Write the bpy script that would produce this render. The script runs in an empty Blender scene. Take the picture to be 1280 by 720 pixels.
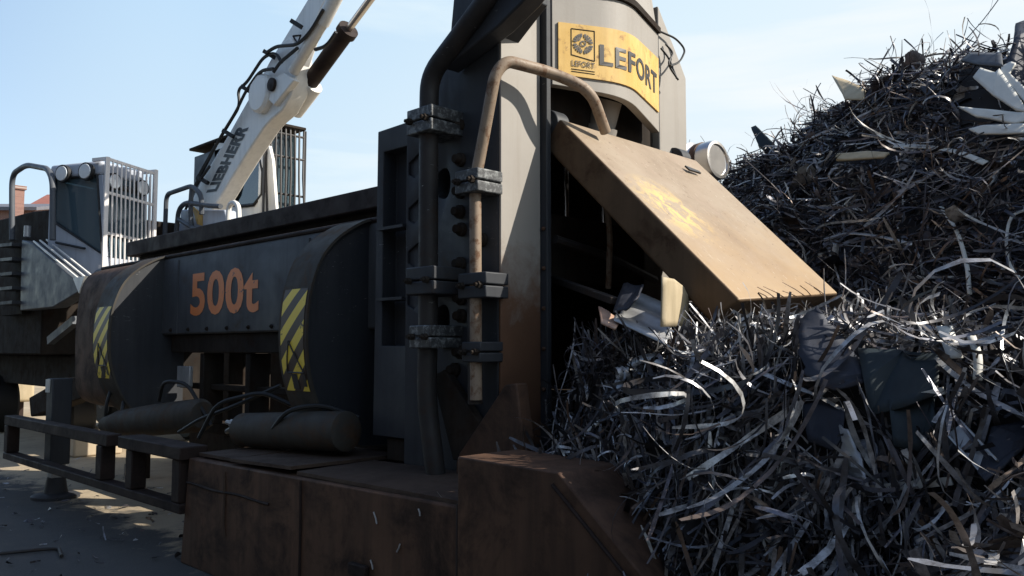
import bpy, bmesh, math, random
import numpy as np
from mathutils import Vector, Matrix
random.seed(7); RNG = np.random.default_rng(11)
scene = bpy.context.scene
COL = scene.collection

# ------------------------------------------------------------------ camera geometry
F = 1050.0; CAMH = 1.6
PITCH = math.atan(76 / F); YAW = math.radians(45.46567)
def ray(u, v):
    x = (u - 640) / F; y = -(v - 360) / F
    c, s = math.cos(PITCH), math.sin(PITCH)
    r, fw, up = x, c - y * s, s + y * c
    return np.array([-math.cos(YAW) * fw + math.sin(YAW) * r, math.sin(YAW) * fw + math.cos(YAW) * r, up])
def at(u, v, ax, val):
    """real-world point on the plane ax = val that the surveyed photo point falls on"""
    d = ray(u, v); o = np.array([0, 0, CAMH]); i = 'XYZ'.index(ax)
    return o + d * ((val - o[i]) / d[i])
def far(u, v, dist):
    return np.array([0, 0, CAMH]) + ray(u, v) * dist

# ------------------------------------------------------------------ materials
def nodes(name):
    m = bpy.data.materials.new(name); m.use_nodes = True
    nt = m.node_tree; b = nt.nodes['Principled BSDF']
    return m, nt, b
def N(nt, t, **kw):
    n = nt.nodes.new(t)
    for k, v in kw.items():
        if k.startswith('i_'):
            n.inputs[k[2:].replace('_', ' ')].default_value = v
        else: setattr(n, k, v)
    return n
def ramp(nt, src, stops, interp='LINEAR'):
    r = nt.nodes.new('ShaderNodeValToRGB'); r.color_ramp.interpolation = interp
    e = r.color_ramp.elements
    while len(e) < len(stops): e.new(0.5)
    for q, (p, c) in zip(e, stops):
        q.position = p; q.color = (*c, 1) if len(c) == 3 else c
    nt.links.new(src, r.inputs[0]); return r
def mix(nt, fac, a, b, mode='MIX'):
    m = nt.nodes.new('ShaderNodeMix'); m.data_type = 'RGBA'; m.blend_type = mode
    for sock, val in ((m.inputs[0], fac), (m.inputs[6], a), (m.inputs[7], b)):
        if isinstance(val, (int, float)): sock.default_value = val
        elif isinstance(val, tuple): sock.default_value = (*val, 1)
        else: nt.links.new(val, sock)
    return m.outputs[2]
def noise(nt, scale, detail=6, rough=0.6, vec=None, dist=0.0):
    n = N(nt, 'ShaderNodeTexNoise'); n.inputs['Scale'].default_value = scale
    n.inputs['Detail'].default_value = detail; n.inputs['Roughness'].default_value = rough
    n.inputs['Distortion'].default_value = dist
    if vec is not None: nt.links.new(vec, n.inputs['Vector'])
    return n.outputs['Fac']
def coords(nt, scale=(1, 1, 1)):
    t = N(nt, 'ShaderNodeTexCoord'); mp = N(nt, 'ShaderNodeMapping')
    mp.inputs['Scale'].default_value = scale
    nt.links.new(t.outputs['Object'], mp.inputs['Vector']); return mp.outputs['Vector']
def bump(nt, b, h, strength=0.3, dist=0.01):
    bp = N(nt, 'ShaderNodeBump'); bp.inputs['Strength'].default_value = strength
    bp.inputs['Distance'].default_value = dist
    nt.links.new(h, bp.inputs['Height']); nt.links.new(bp.outputs['Normal'], b.inputs['Normal'])

def worn(name, base, base2, rust=(.11, .05, .025), rust_lo=.58, rust_hi=.7, rough=.55, scale=1.5, metallic=0.0,
         streak=.5, bumpk=.25, scratch=None, spec=.22):
    """painted or bare steel: mottled paint, vertical grime streaks, rust patches, scratches"""
    m, nt, b = nodes(name)
    v = coords(nt); vs = coords(nt, (7, 7, .55))
    n1 = noise(nt, scale, 8, .65, v); n2 = noise(nt, scale * 2.3, 10, .72, v, .4); n3 = noise(nt, 1.6, 5, .6, vs)
    c = mix(nt, ramp(nt, n1, [(.3, (0, 0, 0)), (.7, (1, 1, 1))]).outputs[0], base, base2)
    c = mix(nt, ramp(nt, n3, [(.45, (0, 0, 0)), (.75, (streak,) * 3)]).outputs[0], c, tuple(x * .55 for x in base))
    rm = ramp(nt, n2, [(rust_lo, (0, 0, 0)), (rust_hi, (1, 1, 1))]).outputs[0]
    n5 = noise(nt, 22, 4, .6, v)
    rc = mix(nt, n5, tuple(x * .6 for x in rust), tuple(min(1, x * 1.5) for x in rust))
    c = mix(nt, rm, c, rc)
    if scratch:
        n4 = noise(nt, 6, 3, .5, coords(nt, (3, 3, 11)), 1.2)
        n6 = noise(nt, 1.1, 2, .5, v)
        sm = ramp(nt, n4, [(.695, (0, 0, 0)), (.72, (1, 1, 1))]).outputs[0]
        sm = mix(nt, ramp(nt, n6, [(.5, (0, 0, 0)), (.62, (1, 1, 1))]).outputs[0], (0, 0, 0), sm)
        c = mix(nt, sm, c, scratch)
    nt.links.new(c, b.inputs['Base Color'])
    rr = ramp(nt, n2, [(.3, (rough - .12,) * 3), (.75, (min(1, rough + .25),) * 3)])
    nt.links.new(rr.outputs[0], b.inputs['Roughness'])
    b.inputs['Metallic'].default_value = metallic
    b.inputs['Specular IOR Level'].default_value = spec
    bump(nt, b, n2, bumpk, .006)
    return m
def plain(name, col, rough=.5, metallic=0.0, var=.25, scale=6, spec=.5):
    m, nt, b = nodes(name)
    n = noise(nt, scale, 6, .65, coords(nt))
    c = mix(nt, n, tuple(x * (1 - var) for x in col), tuple(min(1, x * (1 + var)) for x in col))
    nt.links.new(c, b.inputs['Base Color'])
    b.inputs['Roughness'].default_value = rough; b.inputs['Metallic'].default_value = metallic
    b.inputs['Specular IOR Level'].default_value = spec
    bump(nt, b, n, .1, .004)
    return m

M = {}
M['dark'] = worn('dark_grey_machine_paint', (.030, .033, .040), (.046, .048, .052), (.055, .037, .026), .6, .75, .5, 1.2, scratch=(.22, .22, .22))
M['darker'] = worn('oily_dark_steel', (.022, .0195, .018), (.04, .032, .026), (.025, .015, .01), .5, .7, .75, 2, spec=.05)
M['panel'] = worn('grey_body_paint', (.058, .062, .068), (.088, .09, .09), (.06, .042, .03), .58, .76, .55, .9, spec=.15, scratch=(.17, .16, .15))
M['rim'] = worn('rusty_grey_rim_paint', (.05, .047, .043), (.075, .067, .056), (.08, .048, .03), .5, .68, .6, 2.2, spec=.1)
M['rust'] = worn('brown_rusted_steel', (.06, .032, .02), (.125, .066, .038), (.025, .014, .009), .47, .64, .7, 1.1, streak=.8, spec=.3)
M['rustdark'] = worn('dark_rusted_beam', (.022, .015, .013), (.036, .022, .018), (.013, .009, .008), .5, .68, .65, 1.8)
M['deck'] = worn('rusty_deck_plate', (.06, .04, .03), (.085, .058, .043), (.035, .022, .016), .48, .65, .6, 1.4)
M['dustgrey'] = None
def front_paint():
    m, nt, b = nodes('dusty_pale_grey_paint_rusting_low')
    v = coords(nt); g = N(nt, 'ShaderNodeSeparateXYZ'); nt.links.new(v, g.inputs[0])
    n1 = noise(nt, 1.6, 8, .6, v); n2 = noise(nt, 5, 10, .75, v, .3); n3 = noise(nt, 1.6, 5, .6, coords(nt, (8, 8, .5)))
    c = mix(nt, n1, (.22, .20, .178), (.32, .295, .26))
    c = mix(nt, ramp(nt, n3, [(.5, (0, 0, 0)), (.8, (.6,) * 3)]).outputs[0], c, (.2, .17, .14))
    # rusting of the lower column, above the wet scrap
    mr = N(nt, 'ShaderNodeMapRange'); mr.inputs[1].default_value = 2.5; mr.inputs[2].default_value = 1.5
    nt.links.new(g.outputs[2], mr.inputs[0])
    ad = N(nt, 'ShaderNodeMath', operation='ADD'); nt.links.new(mr.outputs[0], ad.inputs[0])
    sb = N(nt, 'ShaderNodeMath', operation='SUBTRACT'); nt.links.new(n2, sb.inputs[0]); sb.inputs[1].default_value = .5
    nt.links.new(sb.outputs[0], ad.inputs[1])
    low = ramp(nt, ad.outputs[0], [(.25, (0, 0, 0)), (.7, (1, 1, 1))]).outputs[0]
    rc = mix(nt, n2, (.07, .032, .017), (.15, .075, .04))
    c = mix(nt, low, c, rc)
    sp = ramp(nt, n2, [(.66, (0, 0, 0)), (.72, (1, 1, 1))]).outputs[0]
    c = mix(nt, sp, c, (.12, .075, .045))
    nt.links.new(c, b.inputs['Base Color']); b.inputs['Roughness'].default_value = .6
    bump(nt, b, n2, .25, .006); return m
M['front'] = front_paint()
def lid_paint():
    m, nt, b = nodes('tan_rusted_lid_plate')
    v = coords(nt); n1 = noise(nt, 1.1, 9, .66, v); n2 = noise(nt, 3.2, 10, .72, v, .5); n3 = noise(nt, 14, 6, .7, v)
    c = ramp(nt, n1, [(.3, (.15, .10, .06)), (.5, (.25, .19, .13)), (.72, (.33, .27, .20))]).outputs[0]
    c = mix(nt, ramp(nt, n2, [(.5, (0, 0, 0)), (.66, (.75,) * 3)]).outputs[0], c, (.27, .2, .14))
    c = mix(nt, ramp(nt, n3, [(.6, (0, 0, 0)), (.72, (.8,) * 3)]).outputs[0], c, (.12, .065, .03))
    g = N(nt, 'ShaderNodeSeparateXYZ'); nt.links.new(v, g.inputs[0])
    md = N(nt, 'ShaderNodeMath', operation='MULTIPLY_ADD'); nt.links.new(n2, md.inputs[0]); md.inputs[1].default_value = .9; nt.links.new(g.outputs[2], md.inputs[2])
    lw = N(nt, 'ShaderNodeMapRange'); lw.inputs[1].default_value = 2.95; lw.inputs[2].default_value = 2.3; nt.links.new(md.outputs[0], lw.inputs[0])
    c = mix(nt, lw.outputs[0], c, mix(nt, n1, (.24, .14, .06), (.38, .27, .15)))
    pit = ramp(nt, noise(nt, 38, 3, .6, v), [(.66, (0, 0, 0)), (.72, (1, 1, 1))]).outputs[0]
    c = mix(nt, pit, c, (.09, .05, .03))
    scr = ramp(nt, noise(nt, 5, 2, .5, coords(nt, (2, 14, 2)), 1.5), [(.70, (0, 0, 0)), (.73, (.8,) * 3)]).outputs[0]
    c = mix(nt, scr, c, (.5, .44, .36))
    # patch where yellow paint survives, around the middle of the plate
    d = N(nt, 'ShaderNodeVectorMath', operation='DISTANCE'); d.inputs[1].default_value = LIDPATCH
    nt.links.new(v, d.inputs[0])
    mr = N(nt, 'ShaderNodeMapRange'); mr.inputs[1].default_value = .36; mr.inputs[2].default_value = .02
    nt.links.new(d.outputs[1], mr.inputs[0])
    ml = N(nt, 'ShaderNodeMath', operation='MULTIPLY'); nt.links.new(mr.outputs[0], ml.inputs[0])
    nt.links.new(ramp(nt, noise(nt, 9, 8, .7, v, .8), [(.46, (0, 0, 0)), (.56, (1, 1, 1))]).outputs[0], ml.inputs[1])
    c = mix(nt, ml.outputs[0], c, (.62, .42, .12))
    nt.links.new(c, b.inputs['Base Color'])
    b.inputs['Roughness'].default_value = .62; bump(nt, b, n2, .3, .006); return m
M['yellow'] = None
def worn_flat(name, col, wear, lo=.56, hi=.6, sc=9, rough=.5):
    m, nt, b = nodes(name); v = coords(nt)
    n = noise(nt, sc, 10, .75, v, .3); n2 = noise(nt, 3, 5, .6, v)
    c = mix(nt, n2, tuple(x * .75 for x in col), tuple(min(1, x * 1.15) for x in col))
    c = mix(nt, ramp(nt, n, [(lo, (0, 0, 0)), (hi, (1, 1, 1))]).outputs[0], c, wear)
    nt.links.new(c, b.inputs['Base Color']); b.inputs['Roughness'].default_value = rough
    return m
M['sign'] = worn('weathered_yellow_sign_paint', (.55, .34, .085), (.66, .45, .17), (.28, .16, .07), .56, .64, .5, 3.2, streak=.45, bumpk=.15)
M['orange'] = worn_flat('orange_stencil_paint', (.72, .21, .055), (.07, .06, .055), .60, .64, 11)
M['black'] = worn_flat('black_lettering', (.025, .023, .022), (.3, .2, .08), .62, .66, 14)
M['navytext'] = worn_flat('black_boom_lettering', (.012, .012, .016), (.02, .02, .02), .7, .8, 8)
def hazard():
    m, nt, b = nodes('yellow_black_hazard_stripes'); v = coords(nt)
    g = N(nt, 'ShaderNodeSeparateXYZ'); nt.links.new(v, g.inputs[0])
    k = N(nt, 'ShaderNodeMath', operation='MULTIPLY'); nt.links.new(g.outputs[0], k.inputs[0]); k.inputs[1].default_value = -.95
    a = N(nt, 'ShaderNodeMath', operation='ADD'); nt.links.new(k.outputs[0], a.inputs[0]); nt.links.new(g.outputs[2], a.inputs[1])
    s = N(nt, 'ShaderNodeMath', operation='MULTIPLY'); nt.links.new(a.outputs[0], s.inputs[0]); s.inputs[1].default_value = 4.6
    fr = N(nt, 'ShaderNodeMath', operation='FRACT'); nt.links.new(s.outputs[0], fr.inputs[0])
    st = ramp(nt, fr.outputs[0], [(0, (0, 0, 0)), (.5, (1, 1, 1))], 'CONSTANT').outputs[0]
    n = noise(nt, 7, 10, .75, v, .4); n2 = noise(nt, 2.4, 6, .6, v)
    yc = mix(nt, n2, (.74, .50, .03), (.85, .70, .12))
    c = mix(nt, st, yc, (.05, .032, .024))
    c = mix(nt, ramp(nt, n, [(.6, (0, 0, 0)), (.64, (1, 1, 1))]).outputs[0], c, (.07, .05, .04))
    nt.links.new(c, b.inputs['Base Color']); b.inputs['Roughness'].default_value = .5; return m
M['hazard'] = hazard()
M['cream'] = worn('cream_boom_paint', (.68, .67, .64), (.78, .76, .71), (.3, .2, .12), .66, .8, .4, 1.6, streak=.35, bumpk=.08)
M['cream_lit'] = M['cream']
M['cabgrey'] = worn('pale_grey_cab_paint', (.36, .39, .45), (.43, .46, .52), (.2, .17, .14), .68, .8, .4, 1.5, streak=.3, bumpk=.06)
M['midgrey'] = worn('blue_grey_cover_paint', (.075, .083, .097), (.1, .108, .12), (.06, .05, .045), .66, .8, .45, 1.5)
M['whitebar'] = worn('white_guard_bars', (.68, .64, .62), (.78, .74, .72), (.3, .2, .15), .62, .75, .45, 5)
M['graybar'] = plain('dark_guard_bars', (.035, .033, .034), .5)
M['tube'] = worn('beige_worn_pipe_paint', (.22, .165, .12), (.30, .23, .17), (.13, .07, .04), .5, .62, .5, 6)
M['darktube'] = worn('dark_grimy_pipe', (.022, .021, .022), (.04, .035, .033), (.035, .022, .016), .52, .7, .5, 3, scratch=(.25, .25, .25))
M['chrome'] = plain('polished_steel', (.75, .75, .76), .12, 1.0, .08, 20)
M['steel'] = plain('stainless_duct', (.62, .60, .58), .28, 1.0, .15, 4)
M['spatter'] = worn_flat('grease_spattered_clamp', (.035, .037, .04), (.2, .21, .21), .48, .62, 26)
M['rubber'] = plain('black_rubber', (.012, .012, .012), .6)
M['lamp'] = plain('floodlight_lens', (.75, .78, .8), .15, .2, .1)
M['redblock'] = plain('red_cab_block', (.35, .03, .05), .8)
def glass():
    m, nt, b = nodes('tinted_cab_glass')
    b.inputs['Base Color'].default_value = (.085, .13, .16, 1); b.inputs['Roughness'].default_value = .04
    b.inputs['Specular IOR Level'].default_value = .8
    tr = N(nt, 'ShaderNodeBsdfTransparent'); tr.inputs[0].default_value = (.38, .5, .55, 1)
    ms = N(nt, 'ShaderNodeMixShader'); ms.inputs[0].default_value = .65
    nt.links.new(tr.outputs[0], ms.inputs[1]); nt.links.new(b.outputs[0], ms.inputs[2])
    nt.links.new(ms.outputs[0], nt.nodes['Material Output'].inputs[0]); return m
M['glass'] = glass()
M['darkglass'] = plain('dark_cab_window', (.02, .026, .028), .06, 0, .2, 3, .6)
def brick():
    m, nt, b = nodes('red_brick'); v = coords(nt)
    t = N(nt, 'ShaderNodeTexBrick'); t.inputs['Scale'].default_value = 4
    t.inputs['Color1'].default_value = (.17, .08, .065, 1); t.inputs['Color2'].default_value = (.23, .11, .085, 1); t.inputs['Mortar'].default_value = (.35, .3, .27, 1)
    r = N(nt, 'ShaderNodeMapping'); r.inputs['Rotation'].default_value = (math.pi / 2, 0, 0)
    nt.links.new(v, r.inputs[0]); nt.links.new(r.outputs[0], t.inputs['Vector'])
    nt.links.new(t.outputs[0], b.inputs['Base Color']); b.inputs['Roughness'].default_value = .85; return m
M['brick'] = brick()
M['tile'] = plain('red_roof_tiles', (.26, .1, .075), .8, 0, .35, 3)
M['slate'] = plain('grey_slate', (.12, .12, .14), .7, 0, .3, 3)
def scrapmat(name, stops, rough=.42, metal=.55):
    m, nt, b = nodes(name)
    g = N(nt, 'ShaderNodeNewGeometry'); v = coords(nt)
    c = ramp(nt, g.outputs['Random Per Island'], stops, 'LINEAR').outputs[0]
    n = noise(nt, 18, 5, .7, v)
    c = mix(nt, ramp(nt, n, [(.42, (0, 0, 0)), (.66, (.8,) * 3)]).outputs[0], c, (.035, .024, .018))
    nt.links.new(c, b.inputs['Base Color'])
    b.inputs['Metallic'].default_value = metal
    rr = ramp(nt, n, [(.3, (rough - .15,) * 3), (.7, (rough + .2,) * 3)]).outputs[0]
    nt.links.new(rr, b.inputs['Roughness']); return m
M['scrap'] = scrapmat('mixed_scrap_strips', [(0, (.025, .026, .032)), (.28, (.05, .052, .063)), (.48, (.10, .103, .12)), (.56, (.13, .085, .058)), (.62, (.12, .13, .17)), (.74, (.30, .30, .32)), (.87, (.46, .46, .47)), (1, (.62, .62, .62))], .4, .4)
M['scrapback'] = scrapmat('mixed_rusty_scrap', [(0, (.022, .024, .034)), (.3, (.045, .047, .065)), (.5, (.09, .083, .094)), (.64, (.15, .105, .08)), (.72, (.10, .108, .145)), (.84, (.31, .29, .275)), (1, (.6, .57, .54))], .38, .4)
M['scrappale'] = scrapmat('pale_scrap_strips', [(0, (.12, .1, .09)), (.35, (.3, .26, .24)), (.7, (.42, .38, .36)), (1, (.62, .6, .58))], .5, .35)
M['core'] = plain('packed_dark_scrap', (.012, .011, .012), .9, 0, .5, 8)
M['sheet'] = worn('dark_blue_grey_sheet_metal', (.03, .034, .047), (.045, .049, .063), (.045, .03, .024), .56, .7, .5, 2.5, metallic=.2, scratch=(.3, .3, .3))
M['sheet2'] = worn('green_grey_sheet_metal', (.024, .033, .038), (.036, .047, .053), (.045, .03, .024), .56, .7, .5, 2.5, metallic=.2, scratch=(.3, .3, .3))
M['slat'] = worn('off_white_torn_panel', (.5, .5, .47), (.62, .61, .56), (.3, .25, .18), .64, .78, .5, 2.5, streak=.2)
M['galv'] = worn('galvanised_corrugated_sheet', (.38, .39, .40), (.5, .5, .5), (.3, .24, .18), .62, .78, .35, 4, metallic=.5)
M['beige'] = worn('beige_plate', (.38, .31, .2), (.46, .38, .26), (.25, .17, .09), .62, .78, .6, 4)
M['bluebit'] = plain('blue_scrap_sheet', (.16, .22, .36), .5, .2)
M['redbit'] = plain('faded_red_scrap', (.3, .06, .07), .6)
M['rustbright'] = worn('bright_rusty_offcut', (.4, .24, .17), (.55, .38, .28), (.25, .1, .06), .55, .7, .6, 8)
M['concrete'] = plain('sandy_concrete', (.42, .34, .24), .9, 0, .25, 3)
def ground():
    m, nt, b = nodes('sandy_yard_with_painted_shade'); v = coords(nt); sp = N(nt, 'ShaderNodeSeparateXYZ'); nt.links.new(v, sp.inputs[0])
    n1 = noise(nt, .5, 8, .65, v); n2 = noise(nt, 3.5, 10, .7, v); n3 = noise(nt, 40, 4, .6, v)
    sand = ramp(nt, n1, [(.3, (.24, .195, .135)), (.55, (.36, .29, .195)), (.75, (.44, .36, .25))]).outputs[0]
    shade_col = ramp(nt, n1, [(.3, (.028, .03, .034)), (.6, (.05, .05, .05)), (.8, (.08, .075, .065))]).outputs[0]
    # shade before the shear painted dark into the ground colour, ragged edge to sand
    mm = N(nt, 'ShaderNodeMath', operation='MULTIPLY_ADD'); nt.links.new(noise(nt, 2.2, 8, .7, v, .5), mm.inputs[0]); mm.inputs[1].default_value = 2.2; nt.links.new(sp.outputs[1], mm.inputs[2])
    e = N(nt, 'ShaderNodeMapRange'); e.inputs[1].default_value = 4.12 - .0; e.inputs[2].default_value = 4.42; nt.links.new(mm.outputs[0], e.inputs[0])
    c = mix(nt, e.outputs[0], shade_col, sand)
    c = mix(nt, ramp(nt, n2, [(.52, (0, 0, 0)), (.72, (.6,) * 3)]).outputs[0], c, (.08, .072, .062))
    c = mix(nt, ramp(nt, n3, [(.62, (0, 0, 0)), (.75, (.5,) * 3)]).outputs[0], c, (.06, .055, .05))
    nt.links.new(c, b.inputs['Base Color']); b.inputs['Roughness'].default_value = .85
    bump(nt, b, n3, .5, .01); return m
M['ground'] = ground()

# ------------------------------------------------------------------ mesh builder
class MB:
    def __init__(s): s.v = []; s.f = []; s.mi = []
    def add(s, vs, fs, mi=0):
        o = len(s.v); s.v += [tuple(map(float, p)) for p in vs]
        s.f += [tuple(i + o for i in f) for f in fs]; s.mi += [mi] * len(fs); return s
    def box(s, x0, x1, y0, y1, z0, z1):
        return s.add([(x0, y0, z0), (x1, y0, z0), (x1, y1, z0), (x0, y1, z0), (x0, y0, z1), (x1, y0, z1), (x1, y1, z1), (x0, y1, z1)],
                     [(0, 3, 2, 1), (4, 5, 6, 7), (0, 1, 5, 4), (1, 2, 6, 5), (2, 3, 7, 6), (3, 0, 4, 7)])
    def prism(s, poly, ax, a, b):
        def p(q, t):
            return {'X': (t, q[0], q[1]), 'Y': (q[0], t, q[1]), 'Z': (q[0], q[1], t)}[ax]
        n = len(poly)
        return s.add([p(q, a) for q in poly] + [p(q, b) for q in poly],
                     [tuple(range(n))[::-1], tuple(range(n, 2 * n))] + [(i, (i + 1) % n, n + (i + 1) % n, n + i) for i in range(n)])
    def slab(s, pts, off):
        """polygon in space given a thickness vector"""
        n = len(pts); off = np.array(off, float); P = [np.array(p, float) for p in pts]
        return s.add(P + [p + off for p in P], [tuple(range(n))[::-1], tuple(range(n, 2 * n))] + [(i, (i + 1) % n, n + (i + 1) % n, n + i) for i in range(n)])
    def beam(s, p0, p1, w, h, up=(0, 0, 1)):
        p0 = np.array(p0, float); p1 = np.array(p1, float); d = p1 - p0; d /= np.linalg.norm(d)
        a = np.cross(d, up); a /= np.linalg.norm(a); b = np.cross(a, d)
        c = [a * w / 2 * i + b * h / 2 * j for i, j in ((-1, -1), (1, -1), (1, 1), (-1, 1))]
        return s.add([p0 + q for q in c] + [p1 + q for q in c], [(3, 2, 1, 0), (4, 5, 6, 7)] + [(i, (i + 1) % 4, 4 + (i + 1) % 4, 4 + i) for i in range(4)])
    def tube(s, pts, r, n=12, fillet=0, rads=None, caps=True, axis=None):
        P = [np.array(p, float) for p in pts]
        if fillet:
            Q = [P[0]]
            for i in range(1, len(P) - 1):
                a, b, c = P[i - 1], P[i], P[i + 1]
                d1 = a - b; l1 = np.linalg.norm(d1); d2 = c - b; l2 = np.linalg.norm(d2)
                k = min(fillet, l1 * .48, l2 * .48); e1 = b + d1 / l1 * k; e2 = b + d2 / l2 * k
                for t in np.linspace(0, 1, 7): Q.append((1 - t) ** 2 * e1 + 2 * t * (1 - t) * b + t * t * e2)
            P = Q + [P[-1]]
        k = len(P); R = rads if rads else [r] * k
        T = []
        for i in range(k):
            t = P[min(i + 1, k - 1)] - P[max(i - 1, 0)]; L = np.linalg.norm(t); T.append(axis if axis is not None else (t / L if L > 1e-9 else T[-1]))
        a = np.cross(T[0], (0, 0, 1.)); 
        if np.linalg.norm(a) < 1e-3: a = np.cross(T[0], (0, 1., 0))
        a /= np.linalg.norm(a); vs = []
        for i in range(k):
            a = a - T[i] * np.dot(a, T[i]); a /= np.linalg.norm(a); b = np.cross(T[i], a)
            for j in range(n):
                q = 2 * math.pi * j / n; vs.append(P[i] + R[i] * (math.cos(q) * a + math.sin(q) * b))
        fs = [(i * n + j, i * n + (j + 1) % n, (i + 1) * n + (j + 1) % n, (i + 1) * n + j) for i in range(k - 1) for j in range(n)]
        if caps: fs += [tuple(range(n))[::-1], tuple(range((k - 1) * n, k * n))]
        return s.add(vs, fs)
    def lathe(s, p0, p1, prof, n=24):
        """prof: list of (t along p0->p1 in metres, radius)"""
        p0 = np.array(p0, float); d = np.array(p1, float) - p0; d /= np.linalg.norm(d)
        return s.tube([p0 + d * t for t, _ in prof], 0, n, rads=[r for _, r in prof], axis=d)
    def grid(s, P):
        P = np.array(P, float); a, b = P.shape[:2]
        return s.add(P.reshape(-1, 3), [(i * b + j, i * b + j + 1, (i + 1) * b + j + 1, (i + 1) * b + j) for i in range(a - 1) for j in range(b - 1)])

def link_mesh(name, V, Fc, mats, parent=None, origin=(0, 0, 0), smooth=40, bevel=0, recalc=True, mi=None, cuts=None, solid=0, bseg=2):
    me = bpy.data.meshes.new(name)
    o3 = np.array(origin, float)
    me.from_pydata([tuple(np.array(p) - o3) for p in V], [], Fc)
    if recalc:
        bm = bmesh.new(); bm.from_mesh(me); bmesh.ops.recalc_face_normals(bm, faces=bm.faces); bm.to_mesh(me); bm.free()
    for m in (mats if isinstance(mats, (list, tuple)) else [mats]): me.materials.append(m)
    if mi is not None:
        me.polygons.foreach_set('material_index', np.array(mi, dtype=np.int32))
    if smooth:
        me.polygons.foreach_set('use_smooth', np.ones(len(me.polygons), dtype=bool))
        me.set_sharp_from_angle(angle=math.radians(smooth))
    o = bpy.data.objects.new(name, me); COL.objects.link(o)
    if parent is not None: o.parent = parent
    if cuts:
        cm = bpy.data.meshes.new('cutter'); cm.from_pydata([tuple(np.array(p) - o3) for p in cuts.v], [], cuts.f)
        bm = bmesh.new(); bm.from_mesh(cm); bmesh.ops.recalc_face_normals(bm, faces=bm.faces); bm.to_mesh(cm); bm.free()
        co = bpy.data.objects.new('cutter', cm); COL.objects.link(co); co.parent = parent
        bo = o.modifiers.new('cut', 'BOOLEAN'); bo.object = co; bo.operation = 'DIFFERENCE'; bo.solver = 'EXACT'
        dg = bpy.context.evaluated_depsgraph_get(); dg.update()
        nm = bpy.data.meshes.new_from_object(o.evaluated_get(dg)); o.modifiers.clear(); o.data = nm
        bpy.data.objects.remove(co); 
    if solid:
        so = o.modifiers.new('thick', 'SOLIDIFY'); so.thickness = solid; so.offset = 0
    if bevel:
        b = o.modifiers.new('edge', 'BEVEL'); b.width = bevel; b.segments = bseg; b.limit_method = 'ANGLE'; b.angle_limit = math.radians(35)
    return o
def part(name, mb, mat, parent, label=None, **kw):
    root = parent
    while root.parent is not None: root = root.parent
    o = link_mesh(name, mb.v, mb.f, M[mat] if isinstance(mat, str) else mat, parent, root['_o'], **kw)
    if label: o['label'] = label
    return o
def thing(name, label, cat, loc, group=None):
    o = bpy.data.objects.new(name, None); COL.objects.link(o); o.location = loc
    o.empty_display_size = .2; o['label'] = label; o['category'] = cat; o['_o'] = tuple(float(x) for x in loc)
    if group: o['group'] = group
    return o
def solo(name, mb, mat, label, cat, group=None, kind=None, **kw):
    P = np.array(mb.v) * (0 if name == 'ground' else 1)
    org = ((P[:, 0].min() + P[:, 0].max()) / 2, (P[:, 1].min() + P[:, 1].max()) / 2, P[:, 2].min())
    o = link_mesh(name, mb.v, mb.f, M[mat] if isinstance(mat, str) else mat, None, org, **kw)
    o.location = org; 
    if kind != 'structure': o['label'] = label; o['category'] = cat
    if group: o['group'] = group
    if kind: o['kind'] = kind
    return o

# lettering: flat glyph meshes, mapped onto the surface they are painted on
def glyphs(txt, bold=0.0, shear=0.0, spacing=1.0):
    cu = bpy.data.curves.new('txt', 'FONT'); cu.body = txt; cu.size = 1; cu.offset = bold; cu.shear = shear
    cu.space_character = spacing; cu.resolution_u = 4; cu.fill_mode = 'FRONT'
    ob = bpy.data.objects.new('txt', cu); COL.objects.link(ob)
    dg = bpy.context.evaluated_depsgraph_get(); dg.update()
    me = bpy.data.meshes.new_from_object(ob.evaluated_get(dg))
    V = np.array([v.co[:2] for v in me.vertices]); Fc = [tuple(p.vertices) for p in me.polygons]
    bpy.data.objects.remove(ob); bpy.data.curves.remove(cu); bpy.data.meshes.remove(me)
    V = (V - V.min(0)) / (V.max(0) - V.min(0))
    return V, Fc
def lettering(txt, fn, **kw):
    V, Fc = glyphs(txt, **kw); mb = MB(); mb.add([fn(a, b) for a, b in V], Fc); return mb

# ------------------------------------------------------------------ ground
g = MB(); n = 40
xs = np.linspace(-160, 140, n); ys = np.linspace(-90, 210, n)
g.grid([[(x, y, 0) for y in ys] for x in xs])
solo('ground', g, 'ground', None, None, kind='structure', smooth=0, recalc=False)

# ================================================================== THE SHEAR
YT = 3.5; XF = -3.56
S = thing('scrap_shear', 'big dark grey scrap shear with orange 500t lettering, striped ribs and a sloping tan lid', 'scrap shear', (-6, 3.6, 0))
# --- base
b = MB(); b.prism([(-6.29, 0), (-3.16, 0), (-3.16, .815), (-6.19, .785)], 'Y', 2.84, 5.5)
base = part('base_block', b, 'rust', S, 'brown rust stained steel base block', bevel=.012)
w = MB(); w.tube([(-5.62, 2.836, .74), (-5.6, 2.834, .55), (-5.61, 2.834, .4), (-5.59, 2.836, .3)], .009, 6)
part('weld_streak', w, 'deck', base)
for (u, v, u2, v2) in ((467, 640, 471, 655), (500, 680, 496, 690), (463, 700, 466, 712), (523, 636, 525, 645)):
    p = at(u, v, 'Y', 2.835); q = at(u2, v2, 'Y', 2.835); w = MB(); w.tube([p, (p + q) / 2 + np.array([.004, 0, 0]), q], .005, 5); part('scrape_mark', w, 'galv', base)
w = MB(); w.box(-4.06, -3.9, 2.80, 2.838, .33, .40); part('lifting_lug', w, 'rustdark', base, bevel=.01)
e = MB(); e.prism([(-3.155, 0), (-1.58, 0), (-1.58, .32), (-2.49, 1.055), (-3.155, 1.067)], 'Y', 2.82, 3.25)
bend = part('base_end', e, 'rust', S, 'raised chamfered end of the rusty base', bevel=.008)
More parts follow.
